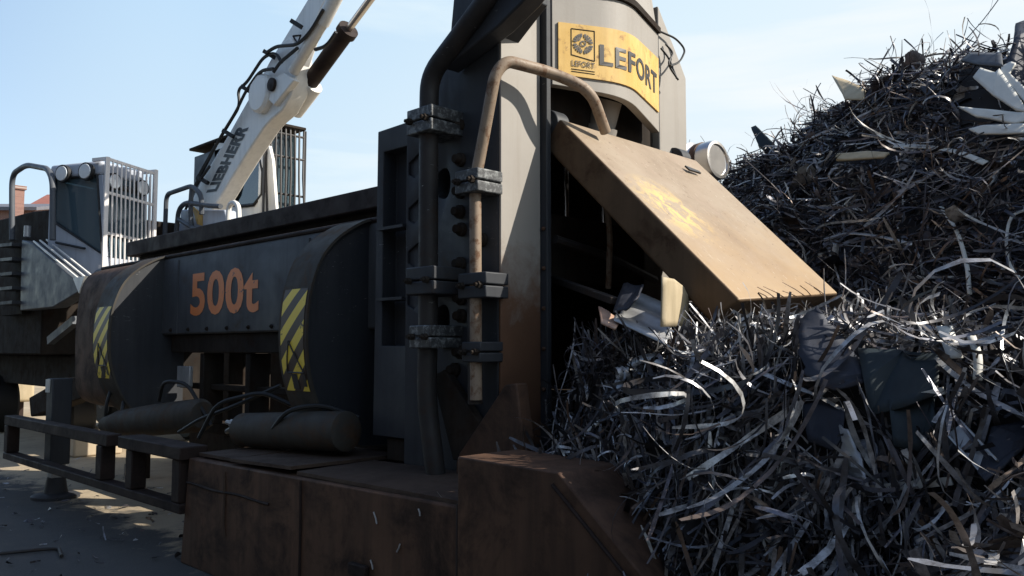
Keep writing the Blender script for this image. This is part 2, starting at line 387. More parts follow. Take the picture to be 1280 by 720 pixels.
w = MB(); w.tube([(-3.16, 2.832, .83), (-3.158, 2.83, .4), (-3.16, 2.832, .02)], .012, 6); part('weld_bead', w, 'rustdark', bend)
w = MB(); w.tube([(-2.52, 2.816, 1.0), (-1.64, 2.816, .29)], .009, 6); part('weld_bead', w, 'rustdark', bend)
for (x0, x1, y0, y1, dz, tl) in ((-6.15, -5.62, 2.9, 3.7, .0, .01), (-5.58, -4.78, 2.86, 3.75, .012, -.008), (-4.74, -3.2, 2.88, 3.48, .006, .008)):
    d = MB(); d.add([(x0, y0, .80 + dz), (x1, y0, .815 + dz - tl), (x1, y1, .83 + dz + tl), (x0, y1, .815 + dz)] + [(x0, y0, .822 + dz), (x1, y0, .837 + dz - tl), (x1, y1, .852 + dz + tl), (x0, y1, .837 + dz)],
                  [(0, 3, 2, 1), (4, 5, 6, 7), (0, 1, 5, 4), (1, 2, 6, 5), (2, 3, 7, 6), (3, 0, 4, 7)])
    part('deck_plate', d, 'deck', S)
e = MB(); e.box(-3.15, -2.6, 3.251, 5.3, 0, .8); part('base_tail', e, 'rust', S, bevel=.01)
w = MB(); w.tube([(x, 2.836, .60 + .006 * math.sin(x * 9)) for x in np.linspace(-6.2, -5.0, 12)], .009, 6); part('weld_bead', w, 'rustdark', base)
w = MB(); w.tube([(-4.62, 2.836, .79), (-4.615, 2.836, .4), (-4.62, 2.836, .02)], .010, 6); part('weld_bead', w, 'rustdark', base)
# --- compression box behind the ribs
b = MB(); b.prism([(3.85, 1.75), (3.85, 2.55), (3.89, 2.61), (4.2, 2.66), (4.47, 2.66), (4.47, 1.75)], 'X', -11.3, -4.72)
box = part('compression_box', b, 'panel', S, bevel=.02)
for x0, x1 in ((-11.2, -10.8), (-9.65, -9.35), (-8.2, -7.9), (-6.9, -6.65), (-5.9, -4.75)):
    b = MB(); b.box(x0, x1, 4.16, 4.44, .82, 1.749); part('lower_column', b, 'darker', S, bevel=.01)
b = MB(); b.box(-11.25, -6.31, 4.2, 4.4, .70, .815); part('lower_beam', b, 'darker', S, bevel=.01)
for x in (-10.9, -8.4):
    b = MB(); b.box(x, x + .3, 4.22, 4.38, 0, .699); part('body_foot', b, 'darker', S, bevel=.01)
b = MB(); b.box(-9.0, -5.75, 3.90, 4.14, 1.56, 1.748); b.box(-9.0, -5.75, 4.0, 4.14, 1.18, 1.24); part('lower_channel', b, 'darker', S, bevel=.01)
for x in (-8.35, -7.4, -6.45):
    b = MB(); b.box(x, x + .09, 3.92, 4.14, .83, 1.555); part('web_stiffener', b, 'darker', S, bevel=.008)
b = MB(); b.box(-8.75, -8.45, 3.86, 3.9, 1.2, 1.42); part('junction_box', b, 'galv', S, 'small pale plate under the body', bevel=.008)
b = MB(); b.box(-6.3, -6.16, 3.84, 3.9, 1.22, 1.34); part('junction_box', b, 'cabgrey', S, bevel=.008)
# top beam and edge trim
b = MB(); b.box(-11.35, -4.72, 4.28, 4.48, 2.81, 3.0); part('top_beam', b, 'rustdark', S, 'dark reddish beam along the top of the box', bevel=.015)
b = MB(); b.box(-11.2, -4.74, 4.40, 4.45, 2.663, 2.808); part('beam_web', b, 'darker', S)
b = MB(); b.tube([(-11.0, 3.87, 2.60), (-4.76, 3.87, 2.60)], .022, 8); part('edge_trim', b, 'rustdark', S)
# orange lettering on the box
X0, X1, Z0, Z1 = -8.44, -7.04, 1.935, 2.375
t = lettering('500t', lambda a, c: (X0 + a * (X1 - X0), 3.846, Z0 + c * (Z1 - Z0)), bold=.026, spacing=1.05)
part('painted_number', t, 'orange', box, 'orange painted capacity marking', smooth=0, recalc=False)
# ribs with rounded rim
RIB = [(4.1, 2.605), (3.86, 2.60), (3.69, 2.525), (3.53, 2.41), (3.41, 2.26), (3.33, 2.04), (3.30, 1.82), (3.30, 1.62), (3.325, 1.43), (3.38, 1.25), (3.47, 1.07), (3.6, .93), (3.8, .86), (4.1, .85)]
def smooth_curve(pts, n=4):
    P = [np.array(p) for p in pts]; P = [2 * P[0] - P[1]] + P + [2 * P[-1] - P[-2]]; out = []
    for i in range(1, len(P) - 2):
        for t in np.linspace(0, 1, n, endpoint=False):
            a, b_, c, d = P[i - 1], P[i], P[i + 1], P[i + 2]
            out.append(.5 * (2 * b_ + (c - a) * t + (2 * a - 5 * b_ + 4 * c - d) * t * t + (3 * b_ - a - 3 * c + d) * t ** 3))
    return out + [P[-2]]
RS = smooth_curve(RIB)
for (xa, xb, bits) in ((-5.70, -5.32, 1), (-9.56, -9.10, 0)):
    r = MB(); r.prism([tuple(p) for p in RS], 'X', xa + .03, xb - .03)
    rib = part('rib', r, 'dark', S, smooth=30)
    # rim skin slightly proud of the side plates
    m = MB(); out = []
    for i, p in enumerate(RS):
        a = RS[max(i - 1, 0)]; c = RS[min(i + 1, len(RS) - 1)]; tn = np.array(c) - np.array(a); tn /= np.linalg.norm(tn)
        nn = np.array([tn[1], -tn[0]]); nn = nn if nn[0] < 0 or i < 6 else nn
        if np.dot(nn, np.array([-1, .25 if p[1] > 1.7 else -.25])) < 0: nn = -nn
        out.append((p, nn))
    sec = [(xa, -.008), (xa, .012), (xb, .012), (xb, -.008)]
    vs = []
    for (p, nn) in out:
        for (x, o_) in sec: q = np.array(p) + nn * o_; vs.append((x, q[0], q[1]))
    k = len(out)
    fs = [(i * 4 + j, i * 4 + (j + 1) % 4, (i + 1) * 4 + (j + 1) % 4, (i + 1) * 4 + j) for i in range(k - 1) for j in range(4)] + [(0, 1, 2, 3), (4 * k - 1, 4 * k - 2, 4 * k - 3, 4 * k - 4)]
    m.add(vs, fs); rim = part('rim', m, 'rim', rib, smooth=35)
    # hazard sticker
    sel = [(p, nn) for (p, nn) in out if 1.28 <= p[1] <= 2.07]
    m = MB(); m.grid([[(x, (p + nn * .016)[0], (p + nn * .016)[1]) for x in np.linspace(xa + .035, xb - .03, 5)] for p, nn in sel])
    stk = part('hazard_sticker', m, 'hazard', rib, 'worn yellow and black striped warning sticker', recalc=False)
    # warning triangle and mark below it
    def on_rim(x, z):
        for (p, nn), (p2, n2) in zip(sel, sel[1:]):
            if p2[1] <= z <= p[1]:
                t_ = (z - p[1]) / (p2[1] - p[1]); q = (p + nn * .021) * (1 - t_) + (p2 + n2 * .021) * t_; return np.array([x, q[0], q[1]])
        q = sel[-1][0] + sel[-1][1] * .021; return np.array([x, q[0], z])
    xm = (xa + xb) / 2 + .02
    tri = [(xm - .11, 1.43), (xm + .12, 1.43), (xm - .06, 1.66)]
    m = MB()
    for (x0, z0), (x1, z1) in zip(tri, tri[1:] + tri[:1]): m.tube([on_rim(x0, z0), on_rim((x0 + x1) / 2, (z0 + z1) / 2), on_rim(x1, z1)], .006, 5)
    part('warning_triangle', m, 'black', stk)
    m = MB(); m.add([on_rim(xm - .06, 1.42), on_rim(xm + .02, 1.42), on_rim(xm + .02, 1.31), on_rim(xm - .06, 1.31)], [(0, 1, 2, 3)])
    part('warning_mark', m, 'black', stk, recalc=False); m = MB()
    m.add([on_rim(xm + .09, 1.42), on_rim(xm + .13, 1.42), on_rim(xm + .13, 1.33), on_rim(xm + .09, 1.33)], [(0, 1, 2, 3)])
    part('warning_mark', m, 'black', stk, recalc=False)
# rear cover: rusty rounded end
r = MB(); rc = smooth_curve([(4.3, 2.62), (3.85, 2.58), (3.62, 2.42), (3.55, 2.0), (3.55, 1.5), (3.6, 1.05), (3.9, .9), (4.3, .9)])
r.prism([tuple(p) for p in rc], 'X', -10.9, -9.58); part('rear_cover', r, 'rust', S, 'brown rusted rounded rear cover', smooth=30, bevel=.02)
# --- side of the tower: flange with recess, plate with tapered holes
fl = MB(); fl.prism([(-4.82, 1.0), (-4.2, 1.0), (-4.2, 3.12), (-4.36, 3.15), (-4.8, 3.14)], 'Y', YT + .02, YT + .32)
cut = MB(); cut.box(-4.73, -4.47, YT - .2, YT + .14, 1.62, 2.98)
side_flange = part('side_flange', fl, 'dark', S, cuts=cut, bevel=.008)
for z in (2.42, 1.93):
    w = MB(); w.box(-4.75, -4.46, YT - .02, YT + .1, z, z + .02); part('stiffener_shelf', w, 'dark', side_flange)
sp = MB(); sp.prism([(-4.445, .84), (-3.56, .84), (-3.56, 3.48), (-3.30, 3.66), (-3.30, 4.4), (-3.9, 4.4), (-4.02, 3.5), (-4.1, 3.36), (-4.20, 3.12), (-4.445, 3.12)], 'Y', YT, YT + .16)
cut = MB()
for z in (2.83, 2.52, 2.23, 1.95): cut.prism([(-4.425, z - .06), (-4.36, z - .09), (-4.27, z - .04), (-4.25, z + .09), (-4.32, z + .07), (-4.425, z + .02)], 'Y', YT - .2, YT + .13)
for z in (2.66, 1.78):
    cut.prism([(-4.05 + .10 * math.cos(q) * (1.0 if math.cos(q) < 0 else .55), z + .10 * math.sin(q)) for q in np.linspace(0, 2 * math.pi, 18, endpoint=False)], 'Y', YT - .2, YT + .12)
side = part('side_plate', sp, 'dark', S, cuts=cut, bevel=.006)
w = MB()
pa = at(560, 70, 'Y', YT - .004); w.tube([at(556, 75, 'Y', YT - .003), at(600, 55, 'Y', YT - .003), at(622, 36, 'Y', YT - .003)], .012, 6); part('weld_seam', w, 'dark', side)
for (u, v) in ((575, 157), (577, 200), (577, 240), (576, 265), (578, 287), (577, 330), (578, 373), (578, 395), (577, 440), (570, 462), (604, 300)):
    p = at(u, v, 'Y', YT); w = MB(); w.lathe(p + np.array([0, .01, 0]), p + np.array([0, -1, 0]), [(0, .045), (.035, .045), (.036, .03), (.075, .028)], 10)
    part('bolt', w, 'darker', side, bevel=.004)
# diagonal shoulder beam running up over the column
sh = MB(); sh.slab([at(553, 86, 'Y', 3.36), at(622, 33, 'Y', 3.36), at(655, 0, 'Y', 3.36), at(700, -60, 'Y', 3.36), at(640, -60, 'Y', 3.36), at(612, 0, 'Y', 3.36), at(590, 32, 'Y', 3.36)], (0, .138, 0))
part('shoulder_beam', sh, 'dark', S, bevel=.012)
# big grimy pipe on the flange
P2 = [at(545, 604, 'Y', 3.33), at(533, 500, 'Y', 3.33), at(535, 420, 'Y', 3.33), at(536, 140, 'Y', 3.33), at(537, 95, 'Y', 3.33), at(586, 30, 'Y', 3.33), at(608, 0, 'Y', 3.33), at(640, -60, 'Y', 3.33)]
P2[0][2] = .83
t = MB(); t.tube(P2, .062, 14, fillet=.16); part('oil_pipe', t, 'darktube', S, 'thick grimy dark pipe bending over the tower shoulder')
# beige pipe up the column and over the front
P1 = [at(595, 500, 'Y', 3.38), at(594, 225, 'Y', 3.38), at(601, 190, 'Y', 3.38), at(620, 84, 'Y', 3.38)]
top = P1[-1].copy(); P1[-1] = at(619, 92, 'Y', 3.38)
P1 = P1 + [at(633, 76, 'X', -3.43), at(690, 91, 'X', -3.38), at(738, 112, 'X', -3.25), at(757, 165, 'X', -3.3)]
t = MB(); t.tube(P1, .036, 14, fillet=.12); part('hydraulic_pipe', t, 'tube', S, 'beige worn hydraulic pipe bending across the front')
t = MB(); t.tube([at(594, 505, 'Y', 3.4), at(593, 330, 'Y', 3.4)], .045, 12); part('pipe_sleeve', t, 'darktube', S)
def clamp(u, v, Y, w_, h_, mat, lab=None):
    p = at(u, v, 'Y', Y); c = MB(); c.box(p[0] - w_ / 2, p[0] + w_ / 2, Y - .03, YT + .02, p[2] - h_ / 2, p[2] - .004); c.box(p[0] - w_ / 2, p[0] + w_ / 2, Y - .03, YT + .02, p[2] + .004, p[2] + h_ / 2)
    o = part('pipe_clamp', c, mat, S, lab, bevel=.008)
    for dx in (-.32, .32):
        q = MB(); q.lathe((p[0] + dx * w_, Y - .028, p[2]), (p[0] + dx * w_, Y - 1, p[2]), [(0, .022), (.03, .022), (.031, .012), (.05, .012)], 6); part('clamp_bolt', q, 'darker', o)
clamp(528, 151, 3.27, .24, .16, 'spatter', 'grease spattered pipe clamp'); clamp(587, 227, 3.34, .2, .14, 'spatter', 'silvery pipe clamp on the beige pipe')
clamp(528, 351, 3.27, .26, .17, 'dark'); clamp(594, 357, 3.36, .24, .15, 'dark'); clamp(529, 421, 3.27, .2, .14, 'spatter'); clamp(593, 440, 3.36, .16, .12, 'dark')
# foot gusset and brace
gs = MB(); gs.slab([at(570, 578, 'Y', 3.4), at(574, 566, 'Y', 3.4), at(631, 481, 'Y', 3.4), at(645, 479, 'Y', 3.4), at(660, 600, 'Y', 3.4), at(570, 608, 'Y', 3.4)], (0, .095, 0))
part('foot_gusset', gs, 'rust', S, 'brown sloped gusset at the foot of the column', bevel=.01)
br = MB(); br.slab([at(540, 470, 'Y', 3.42), at(555, 462, 'Y', 3.42), at(606, 540, 'Y', 3.42), at(592, 575, 'Y', 3.42), at(566, 575, 'Y', 3.42)], (0, .06, 0)); part('brace', br, 'darker', S, bevel=.006)
b = MB(); b.box(-4.7, -4.34, 3.55, 3.9, .84, .99); b.box(-4.62, -4.42, 3.6, 3.8, .99, 1.6); part('pedestal', b, 'darker', S, bevel=.01)
# --- front of the tower
fp = MB(); fp.prism([(3.661, .84), (3.855, .84), (3.855, 4.6), (3.661, 4.6)], 'X', -3.8, XF); part('near_column', fp, 'dark', S)
fp = MB(); fp.prism([(3.505, .99), (3.855, .99), (3.855, 4.6), (3.505, 4.6)], 'X', XF + .002, XF + .018); part('front_plate', fp, 'front', S, 'dusty pale grey front plate rusting towards the foot', bevel=.004)
fp = MB(); fp.prism([(3.858, .99), (3.90, .99), (3.90, 4.6), (3.858, 4.6)], 'X', -3.9, -3.49); part('guide_rail', fp, 'dark', S, bevel=.006)
for z in (1.35, 1.6, 1.85, 2.1, 2.35):
    w = MB(); w.lathe((-3.515, 3.859, z), (-3.515, 3, z), [(0, .014), (.012, .014), (.02, .006)], 6); part('guide_rivet', w, 'rust', S)
fp = MB(); fp.prism([(5.2, .5), (5.56, .5), (5.57, 3.72), (5.49, 3.83), (5.26, 4.12), (5.2, 4.2)], 'X', -3.95, XF); part('far_column', fp, 'front', S, 'pale dusty far column', bevel=.01)
b = MB(); b.box(-4.75, -4.45, 3.83, 5.2, .86, 3.05); part('rear_wall', b, 'darker', S)
b = MB(); b.box(-4.75, -3.96, 5.201, 5.5, .5, 3.05); part('far_side_plate', b, 'darker', S)
b = MB(); b.box(-4.44, -4.0, 3.83, 5.195, 3.02, 3.1); part('throat_roof', b, 'darker', S)
b = MB(); b.box(-4.45, -3.5, 3.9, 5.2, .82, 1.3); part('lower_blade_table', b, 'darker', S, bevel=.01)
b = MB(); b.box(-4.4, -3.7, 3.95, 5.18, 2.05, 2.5); part('blade_holder', b, 'darker', S, bevel=.015)
b = MB(); b.box(-3.98, -3.62, 3.95, 5.19, 3.02, 4.25); part('ram_housing', b, 'darker', S)
for (y, r_, z0, z1) in ((4.16, .035, 2.46, 2.9), (4.42, .022, 2.5, 2.9), (4.85, .05, 2.5, 3.02)):
    c = MB(); c.tube([(-3.82, y, z0), (-3.82, y, z1 + .14)], r_, 16); part('ram_rod', c, 'chrome', S, 'polished ram rod')
c = MB(); c.lathe((-3.66, 4.55, 3.0), (-3.55, 4.55, 3.3), [(0, .11), (.1, .11), (.1, .12), (.16, .12), (.16, .1), (.34, .1)], 20); part('ram_cylinder', c, 'front', S)
h_ = MB(); h_.tube([(-3.5, 4.25, 2.9), (-3.42, 4.36, 2.6), (-3.4, 4.38, 2.35), (-3.45, 4.42, 2.0)], .02, 8, fillet=.1); part('hose', h_, 'tube', S)
h_ = MB(); h_.tube([(-3.55, 4.0, 2.3), (-3.5, 4.5, 2.22), (-3.55, 5.1, 2.1)], .03, 8, fillet=.1); part('hose', h_, 'darktube', S)
# bowed housing over the mouth
PL = [(-3.47, 3.95), (-3.41, 4.06), (-3.345, 4.2), (-3.30, 4.36), (-3.31, 4.5), (-3.36, 4.74), (-3.44, 4.97), (-3.51, 5.12)]
def facets(P, r_=.19, m_=9):
    P = [np.array(p, float) for p in P]; out = [P[0]]
    for a_, b_, c_ in zip(P, P[1:], P[2:]):
        u1 = (a_ - b_) / np.linalg.norm(a_ - b_); u2 = (c_ - b_) / np.linalg.norm(c_ - b_)
        for t_ in np.linspace(0, 1, m_): out.append((1 - t_) ** 2 * (b_ + u1 * r_) + 2 * t_ * (1 - t_) * b_ + t_ * t_ * (b_ + u2 * r_))
    return out + [P[-1]]
PLs = facets([(-3.485, 3.905), (-3.275, 4.42), (-3.51, 5.12)])
seg = [0.0]
for a_, c_ in zip(PLs, PLs[1:]): seg.append(seg[-1] + np.linalg.norm(c_ - a_))
TOT = seg[-1]
def plan(s, off=0.0):
    s = min(max(s, 0), TOT); i = max(j for j in range(len(seg) - 1) if seg[j] <= s + 1e-9)
    t_ = (s - seg[i]) / (seg[i + 1] - seg[i]); p = PLs[i] * (1 - t_) + PLs[i + 1] * t_
    d = PLs[i + 1] - PLs[i]; d /= np.linalg.norm(d); nn = np.array([d[1], -d[0]])
    return p + nn * off
def s_at_y(y):
    for i in range(len(PLs) - 1):
        if PLs[i][1] <= y <= PLs[i + 1][1]: return seg[i] + (y - PLs[i][1]) / (PLs[i + 1][1] - PLs[i][1]) * (seg[i + 1] - seg[i])
    return TOT
def zbot(s): return 3.275 - .08 * (s / TOT) ** 1.5
def ztop(s): return 3.90 + .04 * s / TOT
NS = 26; ss = np.linspace(0, TOT, NS)
hs = MB(); vs = []
for s in ss:
    p = plan(s); q = plan(s, -.06)
    vs += [(p[0], p[1], zbot(s)), (p[0], p[1], ztop(s)), (q[0], q[1], ztop(s)), (q[0], q[1], zbot(s))]
fs = [(i * 4 + j, i * 4 + (j + 1) % 4, (i + 1) * 4 + (j + 1) % 4, (i + 1) * 4 + j) for i in range(NS - 1) for j in range(4)] + [(0, 1, 2, 3), (4 * NS - 1, 4 * NS - 2, 4 * NS - 3, 4 * NS - 4)]
hs.add(vs, fs); housing = part('ram_cover', hs, 'front', S, 'bowed pale cover carrying the yellow sign', bevel=.004, smooth=30)
lip = MB(); vs = []
for s in ss:
    p = plan(s, .022); q = plan(s, -.05)
    vs += [(p[0], p[1], ztop(s) + .002), (p[0], p[1], ztop(s) + .045), (q[0], q[1], ztop(s) + .045), (q[0], q[1], ztop(s) + .002)]
lip.add(vs, fs); part('cover_lip', lip, 'darker', housing)
tp = MB(); tp.prism([(-3.8, 3.96), (-3.53, 3.96), (-3.4, 4.4), (-3.5, 4.9), (-3.6, 5.19), (-3.8, 5.19)], 'Z', 4.26, 4.75); part('tower_head', tp, 'front', S, bevel=.02)
up = MB(); vs = []
for s in ss:
    p = plan(s, -.012); q = plan(s, -.07); 
    vs += [(p[0], p[1], ztop(s) + .046), (p[0] - .05, p[1], 4.3), (q[0] - .05, q[1], 4.3), (q[0], q[1], ztop(s) + .046)]
up.add(vs, fs); part('upper_cover', up, 'front', S)
# sign plate on the cover
def s_at_u(u):
    lo_, hi_ = 0.0, TOT
    for _ in range(30):
        m_ = (lo_ + hi_) / 2; p = plan(m_); r_ = -np.array([-math.cos(YAW), math.sin(YAW)]) @ p, np.array([math.sin(YAW), math.cos(YAW)]) @ p
        if 640 + F * r_[1] / (-r_[0] * math.cos(PITCH) + 1.95 * math.sin(PITCH)) < u: lo_ = m_
        else: hi_ = m_
    return lo_
sa, sb = s_at_u(697), s_at_u(821.5)
SU = lambda u: (s_at_u(u) - sa) / (sb - sa)
def sign_pt(a, c, off=.012):
    s = sa + a * (sb - sa); p = plan(s, off)
    z0 = 3.345 + .005 * a - .03 * max(0, a - .5); z1 = 3.685 + .055 * a
    return (p[0], p[1], z0 + c * (z1 - z0))
NS2 = 22
vs = []
for a_ in np.linspace(0, 1, NS2): vs += [sign_pt(a_, 0), sign_pt(a_, 1), sign_pt(a_, 1, .002), sign_pt(a_, 0, .002)]
fs2 = [(i * 4 + j, i * 4 + (j + 1) % 4, (i + 1) * 4 + (j + 1) % 4, (i + 1) * 4 + j) for i in range(NS2 - 1) for j in range(4)] + [(0, 1, 2, 3), (4 * NS2 - 1, 4 * NS2 - 2, 4 * NS2 - 3, 4 * NS2 - 4)]
sg = MB(); sg.add(vs, fs2); sign = part('maker_sign', sg, 'sign', housing, 'weathered yellow maker sign with black lettering', smooth=30)
def strip(a0, c0, a1, c1, w_=.006, k=6):
    m_ = MB(); A = np.linspace(a0, a1, k); C = np.linspace(c0, c1, k)
    m_.tube([sign_pt(a_, c_, .013) for a_, c_ in zip(A, C)], w_, 4); return m_
LT0, LT1 = SU(748), SU(818.5); q0, q1 = SU(713), SU(742)
t = lettering('LEFORT', lambda a, c: sign_pt(LT0 + (LT1 - LT0) * a, .27 + .40 * c, .016), bold=.022, spacing=1.08)
part('large_lettering', t, 'black', sign, smooth=0, recalc=False)
t = lettering('LEFORT', lambda a, c: sign_pt(q0 + (q1 - q0) * a, .185 + .11 * c, .016), bold=.012)
part('small_lettering', t, 'black', sign, smooth=0, recalc=False)
u_ = MB()
for cc in (.13, .085): q = strip(q0, cc, q1, cc, .003); u_.add(q.v, q.f)
part('underline', u_, 'black', sign)
fr = MB()
for (a0, c0, a1, c1) in ((q0, .40, q0, .9), (q0, .9, q1, .9), (q1, .9, q1, .33), (q0, .40, q1, .33)): q = strip(a0, c0, a1, c1, .0035); fr.add(q.v, q.f)
part('emblem_frame', fr, 'black', sign)
em = MB(); ca, cz = SU(727.5), .635; ra, rz = (q1 - q0) * .44, .195
def disc_pt(r, th, off): return sign_pt(ca + ra * r * math.cos(th), cz + rz * r * math.sin(th), off)
for kq in range(4):                                   # four ring sectors each split by thin rays round a diamond
    for j in range(5):
        t0 = math.pi / 2 * kq + .10 + j * .28; t1 = t0 + .23
        ri = lambda th: .36 + .30 * abs(math.cos(2 * th)) ** 1.3 * 1.0
        K = 4; A = np.linspace(t0, t1, K)
        em.add([disc_pt(ri(x), x, .0165) for x in A] + [disc_pt(.98, x, .0165) for x in A], [(i, i + 1, K + i + 1, K + i) for i in range(K - 1)])
K = 24; A = np.linspace(0, 2 * math.pi, K, endpoint=False)
em.add([disc_pt(.17, x, .0165) for x in A] + [disc_pt(.3, x, .0165) for x in A], [(i, (i + 1) % K, K + (i + 1) % K, K + i) for i in range(K)])
part('round_emblem', em, 'black', sign, smooth=0, recalc=False)
# --- hinged lid
near0, near1 = np.array([-3.44, 3.92, 3.05]), np.array([-2.2, 3.92, 1.85])
far0, far1 = np.array([-3.44, 5.5, 3.04]), np.array([-2.36, 5.5, 1.965])
dl = (near1 - near0) / np.linalg.norm(near1 - near0); nrm = np.array([-dl[2], 0, dl[0]]); nrm = nrm if nrm[2] > 0 else -nrm
LIDPATCH = tuple(near0 * .45 + near1 * .40 + np.array([.03, .42, -.1]) * 1 + (far0 - near0) * 0.02 - np.array([-6, 3.6, 0]) + (near0 * .15))
mid = near0 * .5 + near1 * .5 + np.array([0, .33, 0])
LIDPATCH = tuple(mid - np.array([-6, 3.6, 0]))
M['lid'] = lid_paint(); M['lidside'] = worn('brown_shaded_lid_side', (.085, .055, .034), (.13, .085, .05), (.05, .028, .016), .5, .68, .65, 2, spec=.15)  # lid sides and underside coloured darker for their shade
ld = MB()
ins = near0 - nrm * .205; ine = near1 - nrm * .205 + dl * -.06
fs_ = far0 - nrm * .205; fe_ = far1 - nrm * .205 + dl * -.06
hub = near0 - nrm * .09 - dl * .07
ld.add([near0, near1, far1, far0, ins, ine, fe_, fs_], [(0, 1, 2, 3), (7, 6, 5, 4), (4, 5, 1, 0), (5, 6, 2, 1), (6, 7, 3, 2), (7, 4, 0, 3)])
lid = part('lid', ld, [M['lid'], M['lidside']], S, 'thick tan rusted lid hinged at the top and sloping outwards', bevel=.018, bseg=3, mi=[0, 1, 1, 1, 1, 1])
for y in (3.925, 5.35):
    c = MB(); ctr = hub + np.array([0, y - 3.92, 0]); c.tube([ctr, ctr + np.array([0, .12, 0])], .095, 24); part('hinge_knuckle', c, 'dark', lid, bevel=.006)
c = MB(); c.lathe(hub + np.array([0, .01, 0]), hub + np.array([0, -1, 0]), [(0, .05), (.02, .05), (.021, .038), (.05, .036)], 20); part('hinge_pin', c, 'steel', lid)
c = MB(); c.slab([near0 * .86 + far0 * .0 + near1 * .14 + np.array([0, 1.15, .012]), near0 * .86 + near1 * .14 + np.array([0.02, 1.30, -.008]), near0 * .83 + near1 * .17 + np.array([.0, 1.30, .010]), near0 * .83 + near1 * .17 + np.array([0, 1.15, .012])], nrm * .012); part('lid_slot', c, 'black', lid)
c = MB(); c.lathe(far1 + np.array([-.03, .02, -.06]), far1 + np.array([-.03, 1, -.06]), [(0, .05), (.05, .05)], 16); part('lid_roller', c, 'steel', lid)
for k in range(8):  # dark strokes laid on the lid for small curved shadows
    t_ = .25 + .7 * k / 8 + random.uniform(-.05, .05); p = near1 * (1 - t_) + far1 * t_ + nrm * .002
    q = p - dl * random.uniform(.03, .13) + np.array([0, random.uniform(-.14, .0), 0]); mk_ = MB(); mk_.tube([p, (p + q) / 2 + np.array([0, .02, 0]), q], .0028, 4); part('lid_shadow_tick', mk_, 'rust', lid)
# --- oil cylinders beside the body
c = MB(); c.lathe(at(131, 531, 'Y', 3.4), at(240, 520, 'Y', 3.55), [(0, .065), (.03, .085), (.32, .125), (.36, .135), (1.0, .155), (1.9, .155), (1.95, .12)], 24); part('oil_cylinder', c, 'rim', S, 'long tapered oil cylinder')
pA = np.array([-6.2, 3.25, .965]); 
c = MB(); c.lathe(pA, pA + np.array([1, .12, .05]), [(0, .05), (.02, .1), (.05, .13), (.9, .14), (1.25, .14), (1.27, .11)], 24); part('oil_cylinder', c, 'rim', S, 'short fat oil cylinder on the deck')
c = MB(); c.tube([pA + np.array([-.05, -.02, .02]), pA + np.array([-.25, .02, -.03]), pA + np.array([-.5, .15, -.06])], .02, 8, fillet=.08); part('fitting', c, 'spatter', S)
c = MB(); c.lathe(pA + np.array([.02, -.05, .05]), pA + np.array([-.08, -.07, .06]), [(0, .03), (.05, .03), (.05, .018), (.1, .018)], 8); part('fitting', c, 'galv', S)
for pts in ([(-8.2, 3.45, 1.1), (-8.0, 3.4, 1.3), (-7.7, 3.5, 1.28), (-7.4, 3.6, .9)], [(-7.4, 3.3, .86), (-7.0, 3.3, 1.0), (-6.6, 3.4, 1.12), (-6.2, 3.6, 1.3)], [(-6.9, 3.25, .85), (-6.7, 3.3, 1.15), (-6.3, 3.5, 1.25), (-6.0, 3.7, 1.1)],
            [(-5.6, 3.2, 1.02), (-5.45, 3.22, 1.16), (-5.3, 3.4, 1.2), (-5.1, 3.6, 1.1)], [(-9.0, 3.4, .86), (-9.2, 3.5, 1.1), (-9.2, 3.75, 1.4), (-9.25, 3.9, 1.6)], [(-9.4, 3.4, .75), (-9.3, 3.35, 1.0), (-9.45, 3.5, 1.3), (-9.3, 3.7, 1.45)]):
    h_ = MB(); h_.tube(pts, .018, 8, fillet=.12); part('hose', h_, 'rubber', S)
# silver duct behind the far column
d = MB(); d.tube([(-5.0, 6.0, 3.02), (-3.80, 5.95, 3.10)], .17, 28); 
duct = part('exhaust_duct', d, 'steel', S, 'shiny silver duct behind the tower')
d = MB(); c0, c1 = np.array([-3.80, 5.95, 3.10]), np.array([-3.42, 5.93, 3.13]); d.lathe(c0, c1, [(0, .17), (.02, .2), (.08, .2), (.1, .165), (.26, .165), (.30, .155), (.302, .13), (.29, .125), (.288, .0)], 28); part('duct_end', d, 'steel', duct)
d = MB(); d.lathe(c0 + np.array([.13, 0, 0]), c1 + np.array([.13, 0, 0]), [(0, .174), (.0, .186), (.05, .186), (.05, .174)], 28); part('duct_band', d, 'rust', duct)
# loose wires on the tower shoulder
for pts in ([(822, 38), (845, 48), (857, 62), (850, 78), (838, 82)], [(826, 60), (836, 72), (842, 88), (846, 98)], [(832, 55), (842, 66), (834, 80), (848, 100)]):
    w = MB(); w.tube([at(u, v, 'X', XF + .02 + .03 * i) for i, (u, v) in enumerate(pts)], .008, 6, fillet=.1); part('loose_wire', w, 'rubber', S)

b = MB(); b.box(-12.0, -6.31, 5.5, 5.6, 0, 1.86); part('added_dark_backing', b, 'darker', S, bevel=.01)  # dark wall added behind the body to stop bright gaps showing through
for x in (-8.75, -6.2):
    w = MB(); w.tube([(x, 3.848, 1.76), (x, 3.848, 2.54)], .008, 6); part('panel_seam', w, 'panel', box)
for x in np.arange(-8.9, -5.8, .42):
    w = MB(); w.lathe((x, 3.852, 1.80), (x, 3, 1.80), [(0, .022), (.012, .022), (.014, .012), (.024, .011)], 6); part('bolt', w, 'darker', box)
